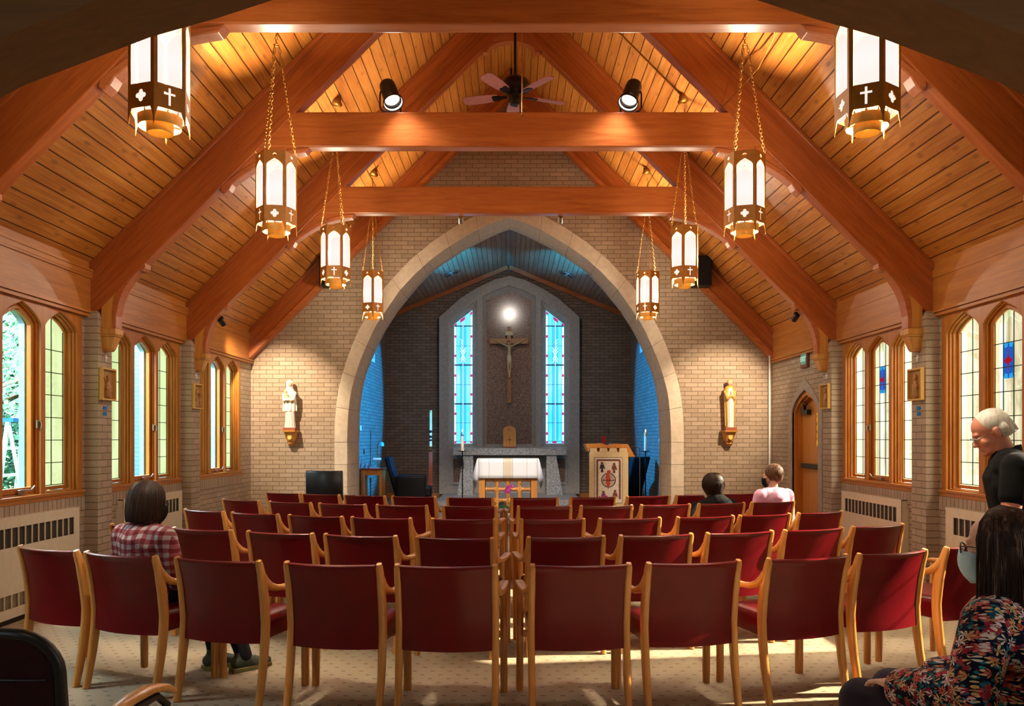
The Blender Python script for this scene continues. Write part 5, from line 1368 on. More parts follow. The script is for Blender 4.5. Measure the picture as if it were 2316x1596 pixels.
def Q3(yaw, pitch, roll=0): return (Matrix.Rotation(yaw,3,'Z') @ Matrix.Rotation(pitch,3,'X') @ Matrix.Rotation(roll,3,'Y'))
def head(mb, c, Q, sc=1.0):
    c = Vector(c); P = lambda x,y,z: c + Q @ Vector((x,y,z))*sc
    E = lambda p, r, n=18: mb.ell(P(*p), tuple(a*sc for a in r), n, n-4, rot=Q)
    E((0,-.012,.032),(.074,.095,.082)); E((0,.022,-.018),(.060,.068,.085)); E((0,.045,-.078),(.042,.044,.030)); E((0,.074,.020),(.046,.018,.014))
    E((.034,.060,-.030),(.024,.024,.026)); E((-.034,.060,-.030),(.024,.024,.026)); E((0,.088,-.056),(.024,.012,.007)); E((0,.088,-.066),(.021,.011,.007)); E((0,.082,-.092),(.020,.018,.014))
    mb.limb(P(0,.082,.008), .008*sc, P(0,.106,-.028), .012*sc, 10); E((0,.098,-.033),(.018,.012,.008),12)
    for s in (-1,1):
        E((s*.076,-.010,-.008),(.009,.017,.029),12); E((s*.080,-.016,.006),(.007,.012,.014),12)
def eyes(par, c, Q, sc=1.0):
    c = Vector(c)
    for s in (-1,1):
        p = c + Q @ Vector((s*.031,.0705,-.002))*sc
        mk('eye', MB().ell(p,(.0095*sc,)*3,12,8), simple('eye_white','e8e0d8',.2) if 'eyew' not in M else M['eyew'], par, smooth=180)
def hand(mb, w, d, up, side, sc=1.0, curl=.5):
    """palm and five fingers; w wrist, d direction of the fingers, up back of the hand, side +1 thumb towards d x up"""
    w = Vector(w); d = Vector(d).normalized(); up = Vector(up); up = (up-d*up.dot(d)).normalized(); sd = d.cross(up)*side
    P = lambda a, b_, c_: w + (d*a+sd*b_+up*c_)*sc
    mb.limb(P(0,0,0),.024*sc,P(.04,.0,0),.026*sc,10)
    for k, (b_, L_) in enumerate(((.030,.070),(.010,.078),(-.010,.073),(-.028,.058))):
        mb.limb(P(.02,b_*.7,0),.014*sc,P(.085,b_,0),.0105*sc,8)
        mb.limb(P(.085,b_,0),.0098*sc,P(.085+L_*.55,b_*1.1,-L_*.35*curl),.0088*sc,8); mb.limb(P(.085+L_*.55,b_*1.1,-L_*.35*curl),.0086*sc,P(.085+L_*.85,b_*1.12,-L_*.95*curl),.0072*sc,8)
    mb.limb(P(.02,.022,-.004),.015*sc,P(.055,.048,-.012),.012*sc,8); mb.limb(P(.055,.048,-.012),.0115*sc,P(.088,.054,-.022),.0095*sc,8)
def seated(lean=0.0, slump=0.0, shw=.165, headp=None, elbows=None, wrists=None, side=0.0, feet=.16):
    J = {}
    J['pel'] = Vector((0,.215,.585)); J['waist'] = Vector((side*.3,.20+lean*.35,.72-slump*.3)); J['chest'] = Vector((side*.7,.185+lean*.7,.87-slump*.7)); J['neck'] = Vector((side,.18+lean,.995-slump))
    J['head'] = Vector(headp) if headp else J['neck']+Vector((0,.035,.150))
    for s, t_ in ((-1,'L'),(1,'R')):
        J['sh'+t_] = J['neck']+Vector((s*shw,-.005,-.055)); J['hip'+t_] = Vector((s*.085,.23,.575)); J['kn'+t_] = Vector((s*.105,.64,.545)); J['an'+t_] = Vector((s*.11,.64+feet-.12,.10))
        J['el'+t_] = Vector(elbows[0 if s<0 else 1]) if elbows else J['sh'+t_]+Vector((s*.06,.04,-.26))
        J['wr'+t_] = Vector(wrists[0 if s<0 else 1]) if wrists else Vector((s*.08,.47,.655))
    return J
def limbs(mb, J, k=0.0, parts='all', f=1.0):
    A = lambda a, ra, b_, rb: mb.limb(J[a], ra*f+k, J[b_], rb*f+k)
    if parts in ('all','torso','shirt'):
        A('pel',.135,'waist',.125); A('waist',.122,'chest',.135)
        mb.limb(J['chest']+Vector((-.06,0,.0)),.105*f+k,J['chest']+Vector((.06,0,.0)),.105*f+k); mb.limb(J['waist']+Vector((-.05,0,0)),.10*f+k,J['waist']+Vector((.05,0,0)),.10*f+k); mb.limb(J['pel']+Vector((-.07,0,0)),.11*f+k,J['pel']+Vector((.07,0,0)),.11*f+k)
        A('shL',.055,'shR',.055)
        mb.limb((J['shL']+J['neck'])/2+Vector((0,0,-.03)),.075*f+k,(J['shR']+J['neck'])/2+Vector((0,0,-.03)),.075*f+k)
        mb.limb(J['neck']+Vector((-.05,0,-.03)),.05*f+k,J['neck']+Vector((.05,0,-.03)),.05*f+k)
    if parts in ('all','shirt','arms'):
        for t_ in 'LR':
            A('sh'+t_,.058,'el'+t_,.046)
            if parts == 'all' or J.get('long'): A('el'+t_,.043,'wr'+t_,.028 if parts == 'all' else .034)
    if parts in ('all','legs'):
        for t_ in 'LR':
            mb.limb(J['hip'+t_], .092*f+k, J['kn'+t_], .062*f+k); mb.limb(J['kn'+t_], .060*f+k, J['an'+t_], .040*f+k)
        mb.limb(J['hipL'], .095*f+k, J['hipR'], .095*f+k); mb.limb(J['pel'],.11*f+k,(J['hipL']+J['hipR'])/2,.10*f+k)
def shoe(par, an, fwd, mats, name='shoe'):
    an = Vector(an); f_ = Vector(fwd).normalized(); z0 = 0.0
    ang = math.atan2(-f_.x, f_.y); m = T(an.x,an.y,0) @ RZ(ang)
    mb = MB().limb((0,-.04,.055),.045,(0,.06,.050),.042,12).limb((0,.05,.045),.042,(0,.155,.036),.032,12).limb((0,-.02,.07),.042,(0,-.02,.105),.040,12)
    mb.v = [tuple(m @ Vector((x,y,max(z,.018)))) for x,y,z in mb.v]
    s_ = mk(name, voxel(mb,.008,2), mats[0], par, smooth=180)
    ol = [(-.042,-.08),(.042,-.08),(.048,.02),(.05,.11),(.03,.18),(0,.195),(-.03,.18),(-.05,.11),(-.048,.02)]
    mk('sole', MB().fill([ol], .026, m @ T(0,0,.0131)), mats[1], s_, bevel=.004)
    mb = MB()
    for k in range(5): mb.tube([m @ Vector((-.022,.03+.022*k,.096-.007*k)), m @ Vector((.022,.045+.022*k,.094-.007*k))], .003, 5)
    mk('laces', mb, M['white'], s_)
def foot(mb, an, fwd):
    an = Vector(an); f_ = Vector(fwd).normalized(); mb.limb((an.x,an.y,.07),.036,(an.x+f_.x*.12,an.y+f_.y*.12,.04),.028)
M['eyew'] = simple('eye_white','e8e0d8',.2)
def hairdo(par, c, Q, sc, mat, shells, strands, name='hair', vox=.006, seed=1):
    """base volume plus combed strands, one mesh"""
    c = Vector(c); P = lambda p: c + (Q @ Vector(p))*sc
    mb = MB()
    for sh_ in shells:
        if len(sh_) == 2: mb.ell(P(sh_[0]), tuple(a*sc for a in sh_[1]), 22, 16, rot=Q)
        else: mb.limb(P(sh_[0]), sh_[1]*sc, P(sh_[2]), sh_[3]*sc)
    me = voxel(mb, vox, 3)
    out = MB(); out.v = [tuple(v.co) for v in me.vertices]; out.f = [tuple(p.vertices) for p in me.polygons]; bpy.data.meshes.remove(me)
    r_ = random.Random(seed)
    n, th0, th1, fn, rad = strands
    for i in range(n):
        th = R(r_.uniform(th0, th1)); j = r_.random()
        pts = [P(fn(th, t_/9, j, r_)) for t_ in range(10)]
        rr = rad*sc*r_.uniform(.7,1.3); out.tube(pts, [rr]*8+[rr*.8, rr*.3], 4)
    return mk(name, out, mat, par, smooth=60, fix=False)
def bobfn(rx, ry, zt, zb, flare=.0, inward=.02):
    def fn(th, t_, j, r_):
        # th measured from the back of the head
        wob = .004*math.sin(j*40+t_*5)
        if t_ < .45:
            a = t_/.45*math.pi/2; g = math.sin(a); z = zt*math.cos(a)+.02
        else:
            q = (t_-.45)/.55; g = 1+flare*q-inward*q*q; z = .02+(zb-.02)*q + .012*(j-.5)*q
        return (math.sin(th)*(rx+.006*j)*g+wob*.5, -.012-math.cos(th)*(ry+.006*j)*g, z)
    return fn
def glasses(par, c, Q, sc, mat, rim=.0018):
    c = Vector(c); P = lambda x,y,z: c+(Q @ Vector((x,y,z)))*sc; mb = MB()
    for s in (-1,1):
        mb.tube([P(s*.034+.024*math.cos(R(24*k)), .100-.006*abs(math.cos(R(24*k))), -.004+.018*math.sin(R(24*k))) for k in range(15)], rim*sc*1.3, 5, closed=True)
        mb.tube([P(s*.058,.095,.004), P(s*.074,.06,.006), P(s*.080,-.005,.004), P(s*.076,-.03,-.015)], rim*sc*1.3, 5)
    mb.tube([P(-.010,.098,.002), P(.010,.098,.002)], rim*sc*1.3, 5)
    return mk('glasses', mb, mat, par, smooth=60)
def mask(par, c, Q, sc, mat, loops=None):
    c = Vector(c); mb = MB(); rs = []
    for j in range(7):
        t_ = j/6; z = -.018-.092*t_; r = []
        for k in range(11):
            a = R(-78+156*k/10); w = .074-.018*t_**1.5; d = .112+.010*math.sin(math.pi*t_)-.028*t_**3
            r.append(tuple(c+(Q @ Vector((w*math.sin(a)*1.0, .012+(d-.012)*math.cos(a)**.8 if math.cos(a) > 0 else .012, z+.010*math.cos(a)*(1-2*t_))))*sc))
        rs.append(r)
    mb.rings(rs, cap=False, closed=False)
    o = mk('face_mask', mb, mat, par, smooth=60); s = o.modifiers.new('t','SOLIDIFY'); s.thickness = .003; s.offset = 1
    lp = MB()
    for sd in (-1,1): lp.tube([c+(Q @ Vector(p))*sc for p in ((sd*.070,.03,-.025),(sd*.078,.0,.004),(sd*.080,-.024,.0),(sd*.078,-.022,-.03),(sd*.068,.02,-.085))], .0016, 5)
    mk('ear_loop', lp, loops or mat, o)
    return o
def person(name, label, loc, rz, J, skin, hd, sc=1.0):
    e = thing('person', label, 'person', loc, rz)
    return e

# ---- woman in the plaid shirt, nearest row
cx_, cy_, ca = CHAIRS[(1,'left',1)]
e = thing('person', 'woman with a dark brown bob and red plaid shirt seated in the nearest row', 'person', (cx_-.05,cy_+.02,0), ca+R(-4))
J = seated(lean=.03, slump=.045, shw=.175, wrists=((-.08,.42,.64),(.10,.44,.64))); J['long'] = True
J['kn' 'R'] = Vector((.20,.62,.54)); J['knL'] = Vector((.06,.64,.54)); J['anR'] = Vector((.37,.66,.10)); J['anL'] = Vector((.17,.62,.10))
Qh = Q3(R(-14), R(-8)); Hc = J['head']
mb = MB(); limbs(mb, J); mb.limb(J['neck']+Vector((0,0,-.02)), .052, Hc+Vector((0,-.02,-.05)), .050); head(mb, Hc, Qh); 
for t_, sg in (('L',1),('R',-1)): hand(mb, J['wr'+t_], (-.15 if t_=='R' else .15,1,-.25), (0,0,1), sg); foot(mb, J['an'+t_], (.1,1,0))
mk('body', voxel(mb,.009,2), M['skin'], e, smooth=180)
mb = MB(); limbs(mb, J, .016, 'shirt'); sh_ = mk('shirt', voxel(mb,.010,3), M['plaid'], e, smooth=180)
mb = MB(); limbs(mb, J, .014, 'legs'); mk('trousers', voxel(mb,.012,3), M['jeans'], e, smooth=180)
hairdo(e, Hc, Qh, 1.0, M['hairbrown'], [((0,-.034,.030),(.090,.098,.098)),((-.062,-.03,0),.045,(-.060,-.035,-.075),.044),((.062,-.03,0),.045,(.060,-.035,-.075),.044),((-.03,-.065,.0),.055,(-.03,-.06,-.085),.050),((.03,-.065,.0),.055,(.03,-.06,-.085),.050)],
       (520,-125,125,bobfn(.104,.118,.118,-.125,.06,.16),.0022), seed=3)
glasses(e, Hc, Qh, 1.0, M['black']); mask(e, Hc, Qh, 1.0, M['maskblack'])
M['shoeg'] = simple('grey_running_shoe','4a5a50',.6,var=.35,scale=30); M['shoesole'] = simple('yellow_grey_sole','8a8a52',.6,var=.3,scale=12)
for t_ in 'LR': shoe(e, J['an'+t_], (.45,1,0), (M['shoeg'], M['shoesole']))

# ---- person in black, fourth row
cx_, cy_, ca = CHAIRS[(4,'right',1)]
e = thing('person', 'person in a black top with short dark hair and white mask, fourth row', 'person', (cx_+.13,cy_+.02,0), ca)
J = seated(lean=.10, slump=.17, shw=.19, side=-.05, elbows=((-.37,.22,.66),(.24,.24,.62)), wrists=((-.40,.45,.64),(.10,.46,.64))); J['long'] = True; J['shL'] += Vector((-.03,0,-.03))
Qh = Q3(R(22), R(-12)); Hc = J['neck']+Vector((-.005,.05,.145))
mb = MB(); limbs(mb, J); mb.limb(J['neck']+Vector((0,0,-.02)), .055, Hc+Vector((0,-.02,-.05)), .052); head(mb, Hc, Qh)
for t_, sg in (('L',1),('R',-1)): hand(mb, J['wr'+t_], (0,1,-.3), (0,0,1), sg); foot(mb, J['an'+t_], (0,1,0))
mk('body', voxel(mb,.010,2), M['skin'], e, smooth=180)
mb = MB(); limbs(mb, J, .02, 'shirt'); mb.limb(J['neck']+Vector((-.03,-.03,.0)), .06, J['neck']+Vector((.03,-.03,.0)), .06); mk('hooded_top', voxel(mb,.011,3), M['blackshirt'], e, smooth=180)
mb = MB(); limbs(mb, J, .014, 'legs'); mk('trousers', voxel(mb,.013,3), M['jeans'], e, smooth=180)
hairdo(e, Hc, Qh, 1.12, M['hairbrown'], [((0,-.036,.038),(.089,.098,.096)),((0,-.055,0),.075,(0,-.05,-.055),.060)], (260,-120,120,bobfn(.100,.113,.115,-.075,.0,.35),.0030), seed=5, vox=.009)
mask(e, Hc, Qh, 1.0, M['maskwhite'])
for t_ in 'LR': shoe(e, J['an'+t_], (0,1,0), (M['black'], M['blackplastic']))

# ---- person in pink, fourth row
cx_, cy_, ca = CHAIRS[(4,'right',0)]
e = thing('person', 'person in a pink top with short brown hair and black mask looking left', 'person', (cx_+.13,cy_+.02,0), ca)
J = seated(lean=-.01, slump=.07, shw=.17, side=.0); J['long'] = True
Qh = Q3(R(48)-ca, R(-6)); Hc = J['neck']+Vector((.01,.04,.155))
mb = MB(); limbs(mb, J); mb.limb(J['neck']+Vector((0,0,-.02)), .050, Hc+Vector((0,-.02,-.05)), .050); head(mb, Hc, Qh)
for t_, sg in (('L',1),('R',-1)): hand(mb, J['wr'+t_], (0,1,-.3), (0,0,1), sg); foot(mb, J['an'+t_], (0,1,0))
mk('body', voxel(mb,.010,2), M['skin'], e, smooth=180)
mb = MB(); limbs(mb, J, .02, 'shirt'); mk('pink_top', voxel(mb,.011,3), M['pink'], e, smooth=180)
mb = MB(); limbs(mb, J, .014, 'legs'); mk('trousers', voxel(mb,.013,3), M['jeans'], e, smooth=180)
hairdo(e, Hc, Qh, 1.06, hairmat('short_brown_hair','3a2418','6a4a34','9a7a5c'), [((0,-.026,.044),(.086,.098,.088)),((0,-.06,.01),.066,(0,-.06,-.025),.050)], (220,-100,100,bobfn(.092,.108,.110,-.045,-.05,.45),.0030), seed=8, vox=.009)
mask(e, Hc, Qh, 1.0, M['maskblack'])
for t_ in 'LR': shoe(e, J['an'+t_], (0,1,0), (M['black'], M['blackplastic']))

# ---- standing man
e = thing('person', 'white-haired man in glasses and black polo shirt standing with his head bowed', 'person', (2.87,4.52,0), R(66))
J = {'pel':Vector((0,-.03,.95)),'waist':Vector((0,-.01,1.06)),'chest':Vector((0,.02,1.24)),'neck':Vector((0,.055,1.40))}
for s, t_ in ((-1,'L'),(1,'R')):
    J['sh'+t_] = J['neck']+Vector((s*.18,-.02,-.06)); J['el'+t_] = J['sh'+t_]+Vector((s*.06,.045,-.29)); J['wr'+t_] = J['el'+t_]+Vector((-s*.03,.045,-.25))
    J['hip'+t_] = Vector((s*.10,-.03,.92)); J['kn'+t_] = Vector((s*.12,.0,.50)); J['an'+t_] = Vector((s*.13,-.03,.10))
Qh = Q3(R(6), R(-30)); Hc = Vector((0,.135,1.535))
mb = MB(); limbs(mb, J, 0, 'all', 1.08); mb.limb(J['neck']+Vector((0,0,-.02)), .062, Hc+Vector((0,-.035,-.045)), .060); head(mb, Hc, Qh, 1.06)
for t_, sg in (('L',1),('R',-1)): hand(mb, J['wr'+t_], (0,.2,-.95), ((-1 if t_=='L' else 1),.2,0), sg, 1.08); foot(mb, J['an'+t_], (0,1,0))
mk('body', voxel(mb,.0065,2), M['skinred'], e, smooth=180)
mb = MB(); limbs(mb, J, .022, 'torso', 1.08); 
for t_ in 'LR': mb.limb(J['sh'+t_], .078, J['sh'+t_]+(J['el'+t_]-J['sh'+t_])*.52, .076)
shirt = mk('polo_shirt', voxel(mb,.010,3), M['blackshirt'], e, smooth=180)
n_ = J['neck']; mb = MB(); rs = []
for r0, dz in ((.074,-.01),(.070,.025),(.076,.03),(.084,-.012)): rs.append([(n_.x+r0*math.cos(R(20*k)), n_.y+.004+r0*.95*math.sin(R(20*k)), n_.z+.012+dz-.022*math.sin(R(20*k))) for k in range(18)])
mb.rings(rs, cap=False); mk('collar', mb, M['blackshirt'], shirt, smooth=60)
mb = MB(); limbs(mb, J, .018, 'legs', 1.08); mk('trousers', voxel(mb,.013,3), M['jeans'], e, smooth=180)
def thin(th, t_, j, r_):
    a = t_*1.5; g = math.sin(a)*(1-.10*t_**3); return (math.sin(th)*(.0795+.003*j)*g, -.026-math.cos(th)*(.089+.004*j)*g-.010*t_, .122*math.cos(a)-.004-.055*t_**3)
hairdo(e, Hc, Qh, 1.06, M['hairwhite'], [((0,-.024,.040),(.0795,.0915,.081)),((0,-.072,.005),.045,(0,-.068,-.025),.038),((-.05,-.045,.0),.034,(-.045,-.05,-.02),.03),((.05,-.045,.0),.034,(.045,-.05,-.02),.03)], (420,-98,98,thin,.0012), seed=11)
glasses(e, Hc, Qh, 1.06, M['nickel'], .0011); eyes(e, Hc, Qh, 1.06)
for t_ in 'LR': shoe(e, J['an'+t_], (0,1,0), (M['black'], M['blackplastic']))

# ---- woman in the floral blouse, right foreground
FW = (1.725,2.43,0); FR = R(36)
e = thing('person', 'woman with long brown hair, glasses, blue mask and floral blouse, right foreground', 'person', FW, FR)
J = seated(lean=.02, slump=.02, shw=.17, elbows=((-.27,.20,.72),(.25,.20,.72)), wrists=((-.22,.44,.665),(.05,.46,.66))); J['long'] = True; Hc = J['neck']+Vector((0,.035,.165))
Qh = Q3(R(6), R(-3))
mb = MB(); limbs(mb, J); mb.limb(J['neck']+Vector((0,0,-.02)), .052, Hc+Vector((0,-.02,-.05)), .050); head(mb, Hc, Qh, 1.0)
hand(mb, J['wrL'], (.35,.9,.0), (0,0,1), 1); hand(mb, J['wrR'], (-.3,.9,-.1), (0,0,1), -1)
for t_ in 'LR': foot(mb, J['an'+t_], (0,1,0))
mk('body', voxel(mb,.006,2), M['skin'], e, smooth=180)
mb = MB(); limbs(mb, J, .018, 'shirt', 1.03)
mb.limb(J['shL'], .078, J['elL'], .082); mb.limb(J['elL'], .080, J['wrL']+Vector((0,-.02,.0)), .074); mb.limb(J['shR'], .078, J['elR'], .082); mb.limb(J['elR'], .080, J['wrR']+Vector((0,-.02,0)), .07)
mb.limb(J['pel']+Vector((-.09,0,.02)), .15, J['pel']+Vector((.09,0,.02)), .15); mb.limb(J['chest']+Vector((-.08,-.02,0)), .12, J['chest']+Vector((.08,-.02,0)), .12); mb.limb(J['pel']+Vector((0,.08,.03)), .14, J['pel']+Vector((0,.0,.0)), .14)
mk('blouse', voxel(mb,.009,4), M['floral'], e, smooth=180)
mb = MB(); limbs(mb, J, .018, 'legs', 1.12); mk('trousers', voxel(mb,.010,3), M['darkpants'], e, smooth=180)
def longfn(th, t_, j, r_):
    rx, ry = .100+.010*j, .116+.010*j
    if t_ < .36:
        a = t_/.36*math.pi/2; g = math.sin(a); z = .120*math.cos(a)+.02
    else:
        q = (t_-.36)/.64; g = 1+.12*q+.04*math.sin(q*3+j*6); z = .02-(.225+.03*(j-.5))*q
    w_ = .006*math.sin(t_*6+j*25)*max(0,t_-.3); th2 = th+w_*4
    return (math.sin(th2)*rx*g+w_, -.014-math.cos(th2)*ry*g+.0, z+(.02*(j-.5) if t_ > .5 else 0))
hairdo(e, Hc, Qh, 1.0, M['hairgrey'], [((0,-.038,.034),(.089,.096,.097)),((-.05,-.05,0),.056,(-.058,-.058,-.16),.050),((.05,-.05,0),.056,(.058,-.058,-.16),.050),((0,-.075,0),.055,(0,-.075,-.17),.050)],
       (2600,-112,112,longfn,.0010), seed=21, vox=.006)
glasses(e, Hc, Qh, 1.0, simple('dark_red_frame','3a1418',.3), .0022); eyes(e, Hc, Qh); mask(e, Hc, Qh, 1.0, M['maskblue'], M['maskwhite'])
for t_ in 'LR': shoe(e, J['an'+t_], (0,1,0), (M['black'], M['blackplastic']))

# ---- black stacking armchairs nearest the camera
M['rim'] = simple('satin_black_tube','1a1c1c',.38,.2); M['mesh'] = fabric('dark_burgundy_fabric','2a0a0c')
def office(label, loc, rz, sy=1):
    e = thing('stacking_armchair', label, 'chair', loc, rz)
    w, z0, z1, r = .27, .50, .90, .12
    ol = []
    for cx__, cz__, a0 in ((w-r,z1-r,0),(-w+r,z1-r,90)):
        for k in range(8): a = R(a0+90*k/7); ol.append((cx__+r*math.cos(a), cz__+r*math.sin(a)))
    path = [(w,z0-.08)]+ol+[(-w,z0-.08)]
    Yb = lambda x, z: -.03-.09*(z-.45)-.045*(1-(x/w)**2)
    mk('back_frame', MB().tube([(x*1.0,Yb(x,z)+.0,z) for x, z in path], .019, 10), M['rim'], e, smooth=60)
    n = 12; rs = []
    for k in range(n+1):
        x = -w+.012+(2*w-.024)*k/n; zt = z1-.01
        ax = abs(x)
        if ax > w-r: zt = z1-r+math.sqrt(max(0,(r-.008)**2-(ax-(w-r))**2))
        L_ = [(x,Yb(x,z0+(zt-z0)*q/8)-.012,z0+(zt-z0)*q/8) for q in range(9)]; rs.append(L_+[(a,b_+.03,c) for a,b_,c in L_[::-1]])
    bp = mk('back_pad', MB().rings(rs), M['mesh'], e, smooth=50)
    mk('seam', MB().tube([(x,Yb(x,.76)-.014,.76) for x in [(-w+.03)+(2*w-.06)*k/10 for k in range(11)]], .003, 5), M['rim'], bp)
    mk('seat', MB().box(-.25,.0,.40,.25,.46,.47), M['mesh'], e, bevel=.02)
    for s in (-1,1):
        mk('leg', MB().tube([(s*.27,.44,.012),(s*.275,.43,.35),(s*.285,.44,.52),(s*.285,.38,.572),(s*.285,.10,.54),(s*.275,-.0,.48),(s*.27,-.03,.42)], .016, 10), M['rim'], e, smooth=60)
        mk('leg', MB().tube([(s*.26,-.08,.012),(s*.265,.02,.40),(s*.27,-.02,.50)], .016, 10), M['rim'], e, smooth=60)
        mb = MB().sweep([(s*.285,.06,.555),(s*.287,.14,.580),(s*.288,.24,.602),(s*.288,.34,.606),(s*.288,.42,.590),(s*.286,.47,.560)], [(.045,.02),(.052,.024),(.056,.026),(.056,.026),(.052,.024),(.044,.018)])
        mk('arm_cap', mb, M['chairwood'], e, smooth=50)
    return e
office('black-framed armchair with dark burgundy back cut off at the lower left corner', (-1.655,2.56,0), R(-12))
office('black-framed armchair the floral-bloused woman sits on', (FW[0],FW[1],0), FR)

# ================================================================== outside the left windows
struct('ground', MB().box(-30,-10,-.5,-4.4,40,-.35).box(4.4,-10,-.5,30,40,-.35), simple('lawn','5f7a3a',.95,var=.3,scale=6))
M['leaf'] = simple('tree_leaves','1f6a4c',.6,var=.5,scale=3); M['bark'] = simple('tree_bark','5a4a3a',.9,var=.3)
def tree(label, x, y, h, r, n, seed, trunk=.16):
    e = thing('tree', label, 'tree', (x,y,-.35), 0, 'trees outside the windows')
    r_ = random.Random(seed)
    mb = MB().tube([(0,0,0),(.1,.05,h*.4),(-.05,0,h*.8)], [trunk,trunk*.8,trunk*.3], 10)
    for k in range(7):
        a = R(51*k); z = h*(.35+.06*k); mb.tube([(.05,0,z),(.5*r*math.cos(a),.5*r*math.sin(a),z+.5),(.85*r*math.cos(a),.85*r*math.sin(a),z+.7)], [trunk*.35,trunk*.2,.02], 6)
    mk('trunk', mb, M['bark'], e, smooth=60)
    fo = MB()
    for k in range(n):
        a = r_.uniform(0,6.283); q = r_.random()**.45*r; zz = h*.12+r_.random()*h*.95; q *= math.sin(min(1,(zz/h))*2.6+.35)*.9+.1
        c = Vector((q*math.cos(a), q*math.sin(a), zz)); s = r_.uniform(.028,.062)
        d1 = Vector((r_.uniform(-1,1),r_.uniform(-1,1),r_.uniform(-.6,.6))).normalized(); d2 = d1.orthogonal().normalized()
        fo.add([c-d1*s, c+d2*s*.5, c+d1*s, c-d2*s*.5], [(0,1,2,3)])
    f = mk('foliage', fo, M['leaf'], e, fix=False); f['kind'] = 'stuff'
    return e
tree('leafy green tree outside the nearest left window', -10.3, 15.2, 6.5, 2.3, 13000, 4)
tree('low leafy shrub tree behind the ladder outside the left window', -7.6, 11.2, 2.3, 1.2, 6500, 5, .06)
# painted wing of the building
e = thing('outbuilding', 'white-painted brick wing with daylight blue in its colour, seen through the left windows', 'building', (-5.7,12.45,-.35))
pb = brick('blue_cast_painted_brick','X','6a9cb8','6294b0','527f9a')  # white brick, the blue cast of daylight put into its colour
mk('wall', MB().fill([[(-1.25,0),(1.3,0),(1.3,3.05),(-.0,3.6),(-1.25,3.05)]], .12, XZ @ T(0,0,.06)), pb, e)
mk('side_wall', MB().box(-1.25,.12,0,-1.13,3.0,3.05), pb, e)
mk('bargeboard', MB().fill([[(-1.4,3.0),(0,3.62),(1.35,3.02),(1.35,3.15),(0,3.78),(-1.4,3.14)]], .1, XZ @ T(0,0,-.06)), M['white'], e)
mk('corner_board', MB().box(-1.27,-.03,0,-1.15,.0,3.0).box(.38,-.03,0,.50,.0,3.3), M['white'], e)
# stepladder
e = thing('stepladder', 'white stepladder standing outside the nearest left window', 'ladder', (-5.36,8.55,-.35))
lw = simple('aluminium_ladder','dfe8ec',.4,.1)
for s in (-1,1):
    mk('rail', MB().tube([(-.22,s*.18,0),(.04,s*.14,2.03)], .026, 4), lw, e); mk('rear_rail', MB().tube([(.45,s*.20,0),(.05,s*.14,1.98)], .018, 4), lw, e)
for k in range(6):
    t_ = (k+1)/7; mk('step', MB().cbox((-.22+.26*t_,0,2.03*t_),(.07,.34-.05*t_,.03)), lw, e)
mk('top_cap', MB().cbox((.045,0,2.04),(.12,.32,.04)), simple('blue_cap','1a70b8',.5), e)
# trees to the right
tree('tree outside the right windows', 7.6, 12.0, 6.0, 2.2, 1800, 9, .2)
# ------------------------------------------------------------------ camera, light, view
cam = bpy.data.cameras.new('camera'); co_ = bpy.data.objects.new('camera', cam); COL.objects.link(co_)
co_.location = (CX, 0, CZ); co_.rotation_euler = (math.pi/2, 0, 0)
cam.sensor_width = 36; cam.lens = F/2316*36; cam.shift_x = (1158-VX)/2316; cam.shift_y = (VY-798)/2316
cam.clip_start = .05; cam.clip_end = 200
SC.camera = co_
def light(name, typ, loc, energy, color=(1,1,1), **k):
    l = bpy.data.lights.new(name, typ); l.energy = energy; l.color = color
    tgt = k.pop('target', None)
    for a, b_ in k.items(): setattr(l, a, b_)
    o = bpy.data.objects.new(name, l); COL.objects.link(o); o.location = loc
    if tgt is not None: o.rotation_euler = (Vector(tgt)-Vector(loc)).to_track_quat('-Z','Y').to_euler()
    return o
w = bpy.data.worlds.new('sky'); SC.world = w; w.use_nodes = True
bg = w.node_tree.nodes['Background']; bg.inputs[0].default_value = (.80,.97,1,1); bg.inputs[1].default_value = 1.15
sun = light('sun', 'SUN', (8,5,6), 120, (1,.93,.8), angle=R(.8))
sun.rotation_euler = Vector((-math.cos(R(30)), -.12, -math.sin(R(30)))).to_track_quat('-Z','Y').to_euler()
vs = SC.view_settings; vs.view_transform = 'Standard'; vs.look = 'None'; vs.exposure = 0; vs.gamma = 1; vs.use_curve_mapping = False
cy = SC.cycles; cy.max_bounces = 8; cy.diffuse_bounces = 5; cy.glossy_bounces = 3; cy.transmission_bounces = 4; cy.transparent_max_bounces = 12
cy.caustics_reflective = False; cy.caustics_refractive = False; cy.sample_clamp_indirect = 6; cy.use_denoising = True
cy.use_adaptive_sampling = True; cy.adaptive_threshold = .02
for o_, s_, rz_, x_q, y_q in LAN:
    light('lantern_bulb','POINT',(x_q,y_q,LZ+.38),560,(1,.84,.62),shadow_soft_size=.045)
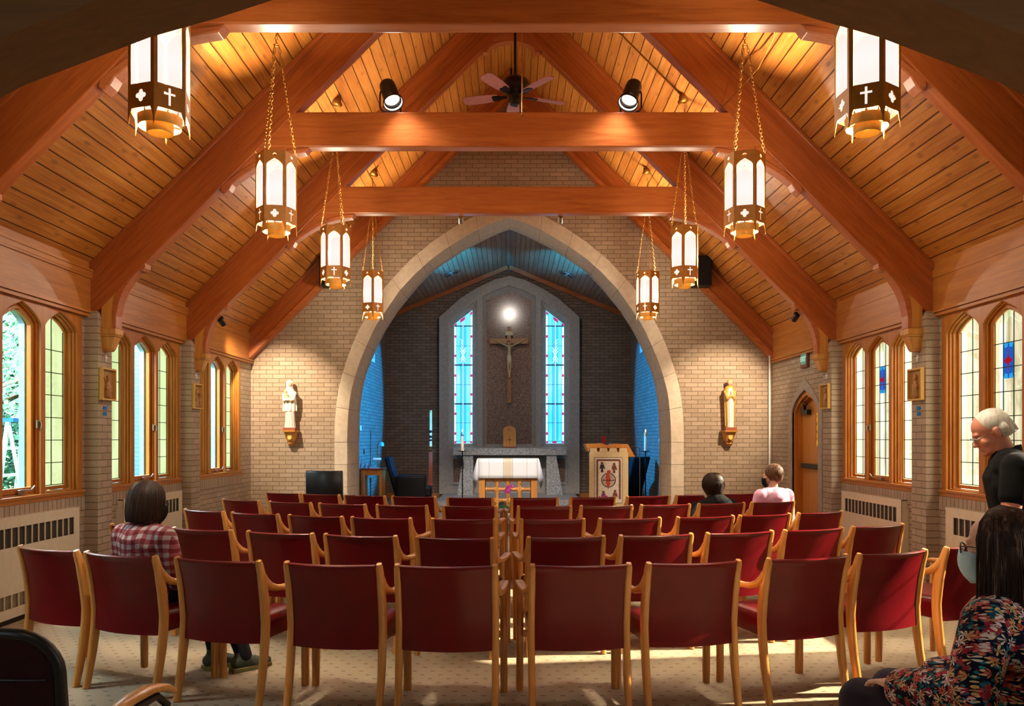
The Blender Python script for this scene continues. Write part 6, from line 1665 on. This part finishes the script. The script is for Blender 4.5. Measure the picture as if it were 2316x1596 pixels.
for y in (4.41, 6.66, 8.91, 11.12):  # unseen area lamps added outside, above the sightline, to boost the window daylight
    light('sky_fill_left','AREA',(-5.7,y,4.1),560,(.72,.9,1),shape='RECTANGLE',size=1.8,size_y=1.6,target=(-3.2,y,1.0))
    if y < 11: light('sky_fill_right','AREA',(5.7,y,4.1),1150,(1,.95,.82),shape='RECTANGLE',size=1.8,size_y=1.6,target=(3.2,y,1.0))
# added fill lamps behind the camera
for s_ in (-1, 1):
    light('rear_side_fill','AREA',(s_*4.05,.6,1.85),48 if s_ > 0 else 20,(1,.96,.88) if s_ > 0 else (.8,.92,1),shape='RECTANGLE',size=2.2,size_y=1.6,target=(0,1.6,1.2))
    light('rear_top_fill','POINT',(s_*1.957,.3,3.3),26,(1,.84,.62),shadow_soft_size=.1)
# blue washes behind the great arch
for s_ in (-1, 1):
    light('blue_wall_wash','SPOT',(-s_*2.25,13.45,3.1),5200 if s_ < 0 else 3200,(.0,.30,1),spot_size=R(44),spot_blend=.22,shadow_soft_size=.05,target=(s_*2.8,15.15,2.45))
    light('blue_ceiling_wash','SPOT',(s_*1.9,13.25,3.95),3600,(.01,.38,1),spot_size=R(28),spot_blend=.6,shadow_soft_size=.05,target=(s_*1.4,14.95,4.86))
    light('altar_spot','SPOT',(s_*.75,10.25,4.25),560,(1,.93,.85),spot_size=R(34),spot_blend=.6,shadow_soft_size=.05,target=(s_*.5,14.6,1.0))
light('statue_spot','SPOT',(-3.85,10.9,3.25),500,(1,.80,.58),spot_size=R(62),spot_blend=.75,shadow_soft_size=.03,target=(-3.55,12.54,1.95))
light('statue_spot','SPOT',(3.75,10.6,3.25),520,(1,.80,.58),spot_size=R(56),spot_blend=.75,shadow_soft_size=.03,target=(3.25,12.54,1.95))
for x_q in (xl, xr):
    light('can_spot','SPOT',(x_q+.07*(1 if x_q<0 else -1),7.56,4.80),70,(1,.9,.8),spot_size=R(120),spot_blend=.6,shadow_soft_size=.05,target=(x_q+(.25 if x_q<0 else -.25),7.2,4.0))
light('reredos_spot','SPOT',(-.03,13.45,5.02),120,(1,.88,.76),spot_size=R(80),spot_blend=.7,shadow_soft_size=.07,target=(-.03,17.9,2.6))
